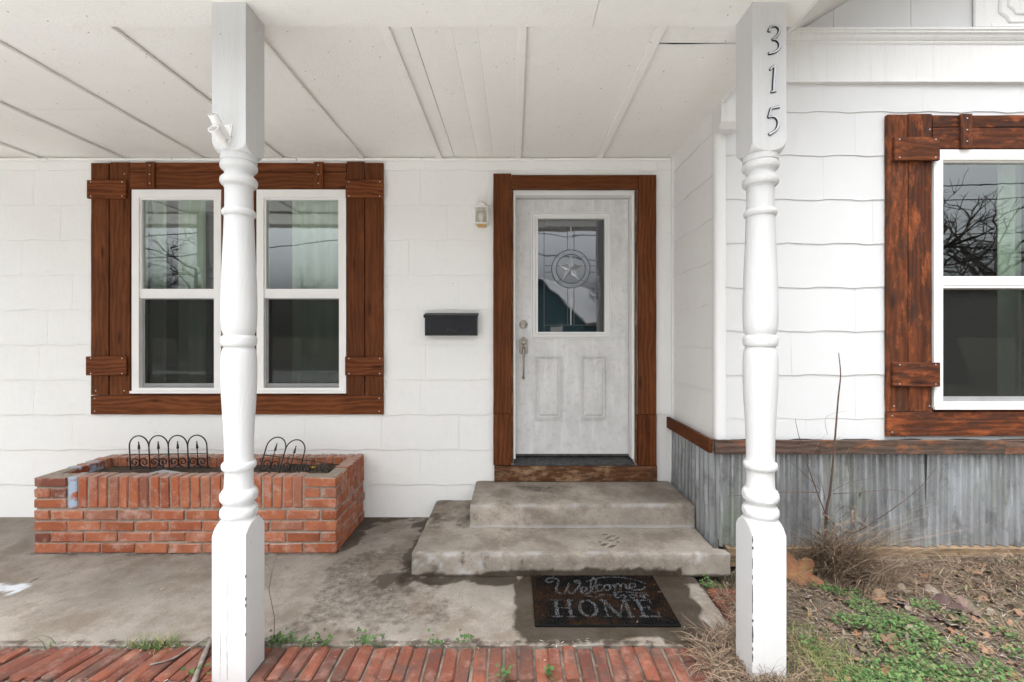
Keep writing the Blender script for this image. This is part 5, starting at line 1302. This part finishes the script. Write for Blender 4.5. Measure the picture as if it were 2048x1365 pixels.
# weeds in the joint between slab and bricks
def weed(px_, py_, n_, L, label, broad=0, spread=.05):
    q = G(px_, py_, 0); its = []
    for k in range(n_):
        x, y = q.x + random.gauss(0, spread), q.y + random.gauss(0, .012)
        its.append((Vector((x, y, -.006)), rdir(random.uniform(.5, 2.2)), L * random.uniform(.5, 1.15), random.uniform(.0012, .0024), Vector((random.uniform(-.4, .4), random.uniform(-.4, .4), -.35)), random.choice(GREEN + [(.30, .25, .12)])))
    root = blades('weed', its)
    if broad:
        V = []; Fc = []; Cc = []
        for k in range(broad):
            c = Vector((q.x + random.gauss(0, spread * .9), q.y + random.gauss(0, .018), random.uniform(.008, .05))); s = random.uniform(.7, 1.3)
            leafdisc(V, Fc, Cc, c, Vector((random.gauss(0, .5), -.3 + random.gauss(0, .4), 1)).normalized(), random.uniform(.006, .0115), tuple(v_ * s for v_ in (.05, .105, .028)))
        me = mk('leaves', V, Fc, 'veg'); cattr(me, np.array(Cc)); link(bpy.data.objects.new('leaves', me), root)
    tag(root, label, 'weed', 'weeds along the porch edge'); return root
weed(105, 1292, 7, .12, 'single thin grass sprout at porch edge, furthest from the numbered post', 0, .008)
weed(265, 1292, 40, .055, 'low sparse grass weed next to a wide tuft at porch edge', 0, .03)
weed(318, 1294, 130, .10, 'wide green grass tuft between porch floor and bricks', 0, .06)
weed(560, 1288, 40, .055, 'leafy green weed beside the foot of the planter side post', 45, .035)
weed(620, 1290, 30, .04, 'small leafy weed next to the larger weed at the post', 18, .03)
weed(655, 1290, 10, .03, 'tiny clover weed on the porch edge past the leafy weeds', 14, .02)
weed(735, 1288, 40, .05, 'flat green weed at the porch edge in line with the planter end', 16, .035)
weed(870, 1290, 8, .025, 'tiny sprig at the porch edge before the bare concrete', 8, .02)
weed(930, 1290, 10, .02, 'tiny sprig at the porch edge below the step corner', 10, .02)
weed(1010, 1358, 10, .04, 'small sprig growing between the paving bricks', 12, .02)
weed(1100, 1358, 6, .05, 'little leafy sprig among bricks in front of the doormat', 10, .012)
weed(385, 1355, 10, .04, 'sprig among the bricks beside the stick', 10, .03)

# thin weed stalk by the left post
st = empty('dead_stalk', G(545, 1290)); tag(st, 'thin dead weed stalk standing beside the planter side post', 'stalk')
mb = MB(); y_ = 2.10; pts = [P(a_, b_, y_) for a_, b_ in ((548, 1288), (549, 1235), (538, 1180), (545, 1140), (560, 1092))]; mb.tube(pts, [.0018, .0016, .0013, .001, .0006], 5); mb.tube([P(538, 1178, y_), P(528, 1168, y_ - .01), P(520, 1167, y_)], .0007, 4); mb.tube([P(544, 1142, y_), P(528, 1124, y_), P(515, 1122, y_)], .0007, 4); mb.obj('stem', 'twig', st)
# sticks on the bricks
for pts, r_, lab in (([(385, 1372), (405, 1320), (420, 1285)], .011, 'thick bare grey stick lying across the brick edging by the post'), ([(300, 1330), (345, 1318), (380, 1296), (420, 1274)], .004, 'thin crooked grey twig lying across the brick edging')):
    mb = MB(); pp = [G(a_, b_, .014) for a_, b_ in pts]; mb.tube(catmull(pp, 4), [r_ * (1 + .15 * math.sin(k * 1.7)) for k in range(len(pp) * 4 - 3)], 8); o = mb.obj('stick', 'stick', None, 60); tag(o, lab, 'stick')
# sapling with bare twigs
sb = empty('sapling', P(1650, 1110, 2.66)); tag(sb, 'bare thin sapling with twigs in front of the corrugated skirting', 'sapling')
def twig(pts, r0, d=2.62, nm='twig'):
    pp = [P(a_, b_, d + c_) for a_, b_, c_ in pts]; cc = catmull(pp, 4); mb = MB(); mb.tube(cc, [r0 * (1 - .75 * k / (len(cc) - 1)) for k in range(len(cc))], 6); return mb.obj(nm, 'twig', sb, 60)
twig([(1650, 1115, .02), (1653, 1020, .01), (1660, 985, 0), (1668, 900, -.02), (1676, 800, -.02), (1681, 750, -.02), (1677, 706, -.02)], .0085, 2.62, 'trunk')
twig([(1655, 1040, 0), (1625, 960, -.02), (1610, 915, -.02), (1597, 870, -.02), (1590, 838, -.02)], .0035)
twig([(1640, 985, 0), (1560, 985, -.05), (1455, 993, -.08)], .0032)
twig([(1665, 988, 0), (1720, 985, -.04), (1790, 980, -.06), (1810, 990, -.07)], .0026)
twig([(1690, 1065, 0), (1718, 1062, -.05), (1790, 1015, -.1), (1840, 975, -.12), (1872, 936, -.12)], .0036)
twig([(1718, 1060, -.05), (1735, 1030, -.06), (1745, 990, -.06)], .0022)
twig([(1640, 980, 0), (1600, 940, -.04), (1555, 905, -.06)], .002)
twig([(1650, 1000, 0), (1645, 975, -.03), (1640, 960, -.04)], .002)
twig([(1660, 985, 0), (1700, 965, -.02), (1755, 955, -.03)], .0016)
twig([(1655, 870, -.02), (1650, 840, -.02), (1665, 828, -.02), (1695, 822, -.02)], .0010)
its = []
for k in range(60):
    q = P(random.gauss(1660, 25), random.gauss(930, 40), 2.62); its.append((q, Vector((random.uniform(-1, 1), -.2, random.uniform(-.6, .9))).normalized(), random.uniform(.06, .16), .0006, Vector((random.uniform(-.7, .7), 0, random.uniform(-1.2, .2))), random.choice([(.33, .26, .17), (.27, .20, .13)])))
o = blades('dry_tendrils', its, sb); o['kind'] = 'stuff'

# ================================================================== ACROSS THE STREET (seen in the glass)
def bare_tree(name, x, y, h, label, seed, dens=6):
    rr = random.Random(seed); root = empty(name, (x, y, -.06)); tag(root, label, 'tree', 'bare trees across the street')
    tr = MB(); cr_ = MB()
    def grow(p, d, L, r, dep, mb):
        n = 3 if dep < 4 else 2; pts = [p]; q = p.copy(); dd = d.copy()
        for i_ in range(n):
            dd = (dd + Vector((rr.gauss(0, .16), rr.gauss(0, .16), rr.gauss(.03, .10)))).normalized(); q = q + dd * (L / n); pts.append(q.copy())
        mb.tube(pts, [r * (1 - .38 * i_ / n) for i_ in range(n + 1)], 7 if dep < 2 else (4 if dep < 4 else 3), False)
        if dep >= dens: return
        nb = rr.choice([2, 3, 3]) if dep < dens - 1 else 3
        for k in range(nb):
            t = rr.uniform(.45, 1) if k else 1.0; b_ = p + (q - p) * t; ax = Vector((rr.gauss(0, 1), rr.gauss(0, 1), rr.gauss(0, .6))).normalized()
            nd = (dd * .75 + ax * rr.uniform(.45, .85)); nd.z = nd.z + (.12 if dep < 3 else 0); nd.normalize()
            grow(b_, nd, L * rr.uniform(.62, .86), r * rr.uniform(.5, .68), dep + 1, cr_)
    grow(Vector((x, y, -.1)), Vector((rr.uniform(-.1, .1), 0, 1)), h * .24, h * .032, 0, tr)
    tr.obj('trunk', 'bark', root); cr_.obj('crown', 'bark', root)
bare_tree('bare_tree', -20, -20.5, 11, 'spreading bare tree across the street reflected in the porch window', 3, 7)
bare_tree('bare_tree', -14, -23, 8.5, 'slender bare tree reflected in the window pane beside the mailbox', 5, 6)
bare_tree('bare_tree', -25, -27, 10, 'bare tree behind the spreading one across the street', 8, 6)
bare_tree('bare_tree', 7.2, -29, 9, 'bare tree beside the teal house reflected in the door glass', 9, 6)
bare_tree('bare_tree', 13.2, -7.8, 11, 'big bare tree reflected in the wing window', 12, 7)
bare_tree('bare_tree', 17.5, -9.5, 9, 'bare tree past the big one before the wing', 14, 6)
th = empty('teal_house', (2.1, -27.6, 0)); tag(th, 'teal house with pale roof across the street reflected in door glass', 'house')
ax = Vector((.514, -.857, 0)); pp = Vector((.857, .514, 0)); o0 = Vector((2.1, -27.6, 0)); hw, eh, rh, Ln = 3.4, 2.6, 5.7, 11
def C_(s, t, z): return o0 + pp * s + ax * t + Vector((0, 0, z))
mobj('wall', [C_(-hw, 0, -.1), C_(hw, 0, -.1), C_(hw, 0, eh), C_(0, 0, rh), C_(-hw, 0, eh), C_(-hw, Ln, -.1), C_(hw, Ln, -.1), C_(hw, Ln, eh), C_(0, Ln, rh), C_(-hw, Ln, eh)], [(0, 1, 2, 3, 4), (9, 8, 7, 6, 5), (0, 5, 6, 1), (1, 6, 7, 2), (4, 9, 5, 0), (2, 7, 8, 3), (3, 8, 9, 4)], 'teal', th)
rf = MB()
for s in (-1, 1):
    k = (rh - eh) / hw; a_ = [C_(0, -.4, rh + .03), C_(s * (hw + .4), -.4, eh - .4 * k + .03), C_(s * (hw + .4), Ln + .4, eh - .4 * k + .03), C_(0, Ln + .4, rh + .03)]
    rf.add(a_ + [q + Vector((0, 0, .12)) for q in a_], BOXF)
rf.obj('roof', 'paleroof', th)
wnd = MB(); 
for s in (-1.6, 1.3):
    q = [C_(s - .5, -.03, .9), C_(s + .5, -.03, .9), C_(s + .5, -.03, 2.2), C_(s - .5, -.03, 2.2)]; q2 = [v_ + ax * .02 for v_ in q]; mobj('window', q + q2, BOXF, 'vinyl', th)
# power line
pl2 = empty('power_line', (-6, -11, 0)); tag(pl2, 'utility pole with overhead cables along the street', 'power line')
mb = MB(); mb.tube([(-6, -11.9, -.1), (-6, -11.9, 8.4)], [.15, .10], 10); mb.box(-6.06, -5.94, -12.8, -11.0, 7.55, 7.7); mb.obj('pole', 'stick', pl2, 60)
for (yy, zz_, sag) in ((-12.7, 7.75, .9), (-11.1, 7.75, .8), (-11.9, 6.4, 1.1), (-11.85, 5.6, 1.3)):
    mb = MB()
    for xa, xb in ((-6, -45), (-6, 33)):
        mb.tube([(xa + (xb - xa) * t / 14, yy, zz_ - sag * 4 * (t / 14) * (1 - t / 14)) for t in range(15)], .022, 4)
    mb.obj('cable', 'wire', pl2)
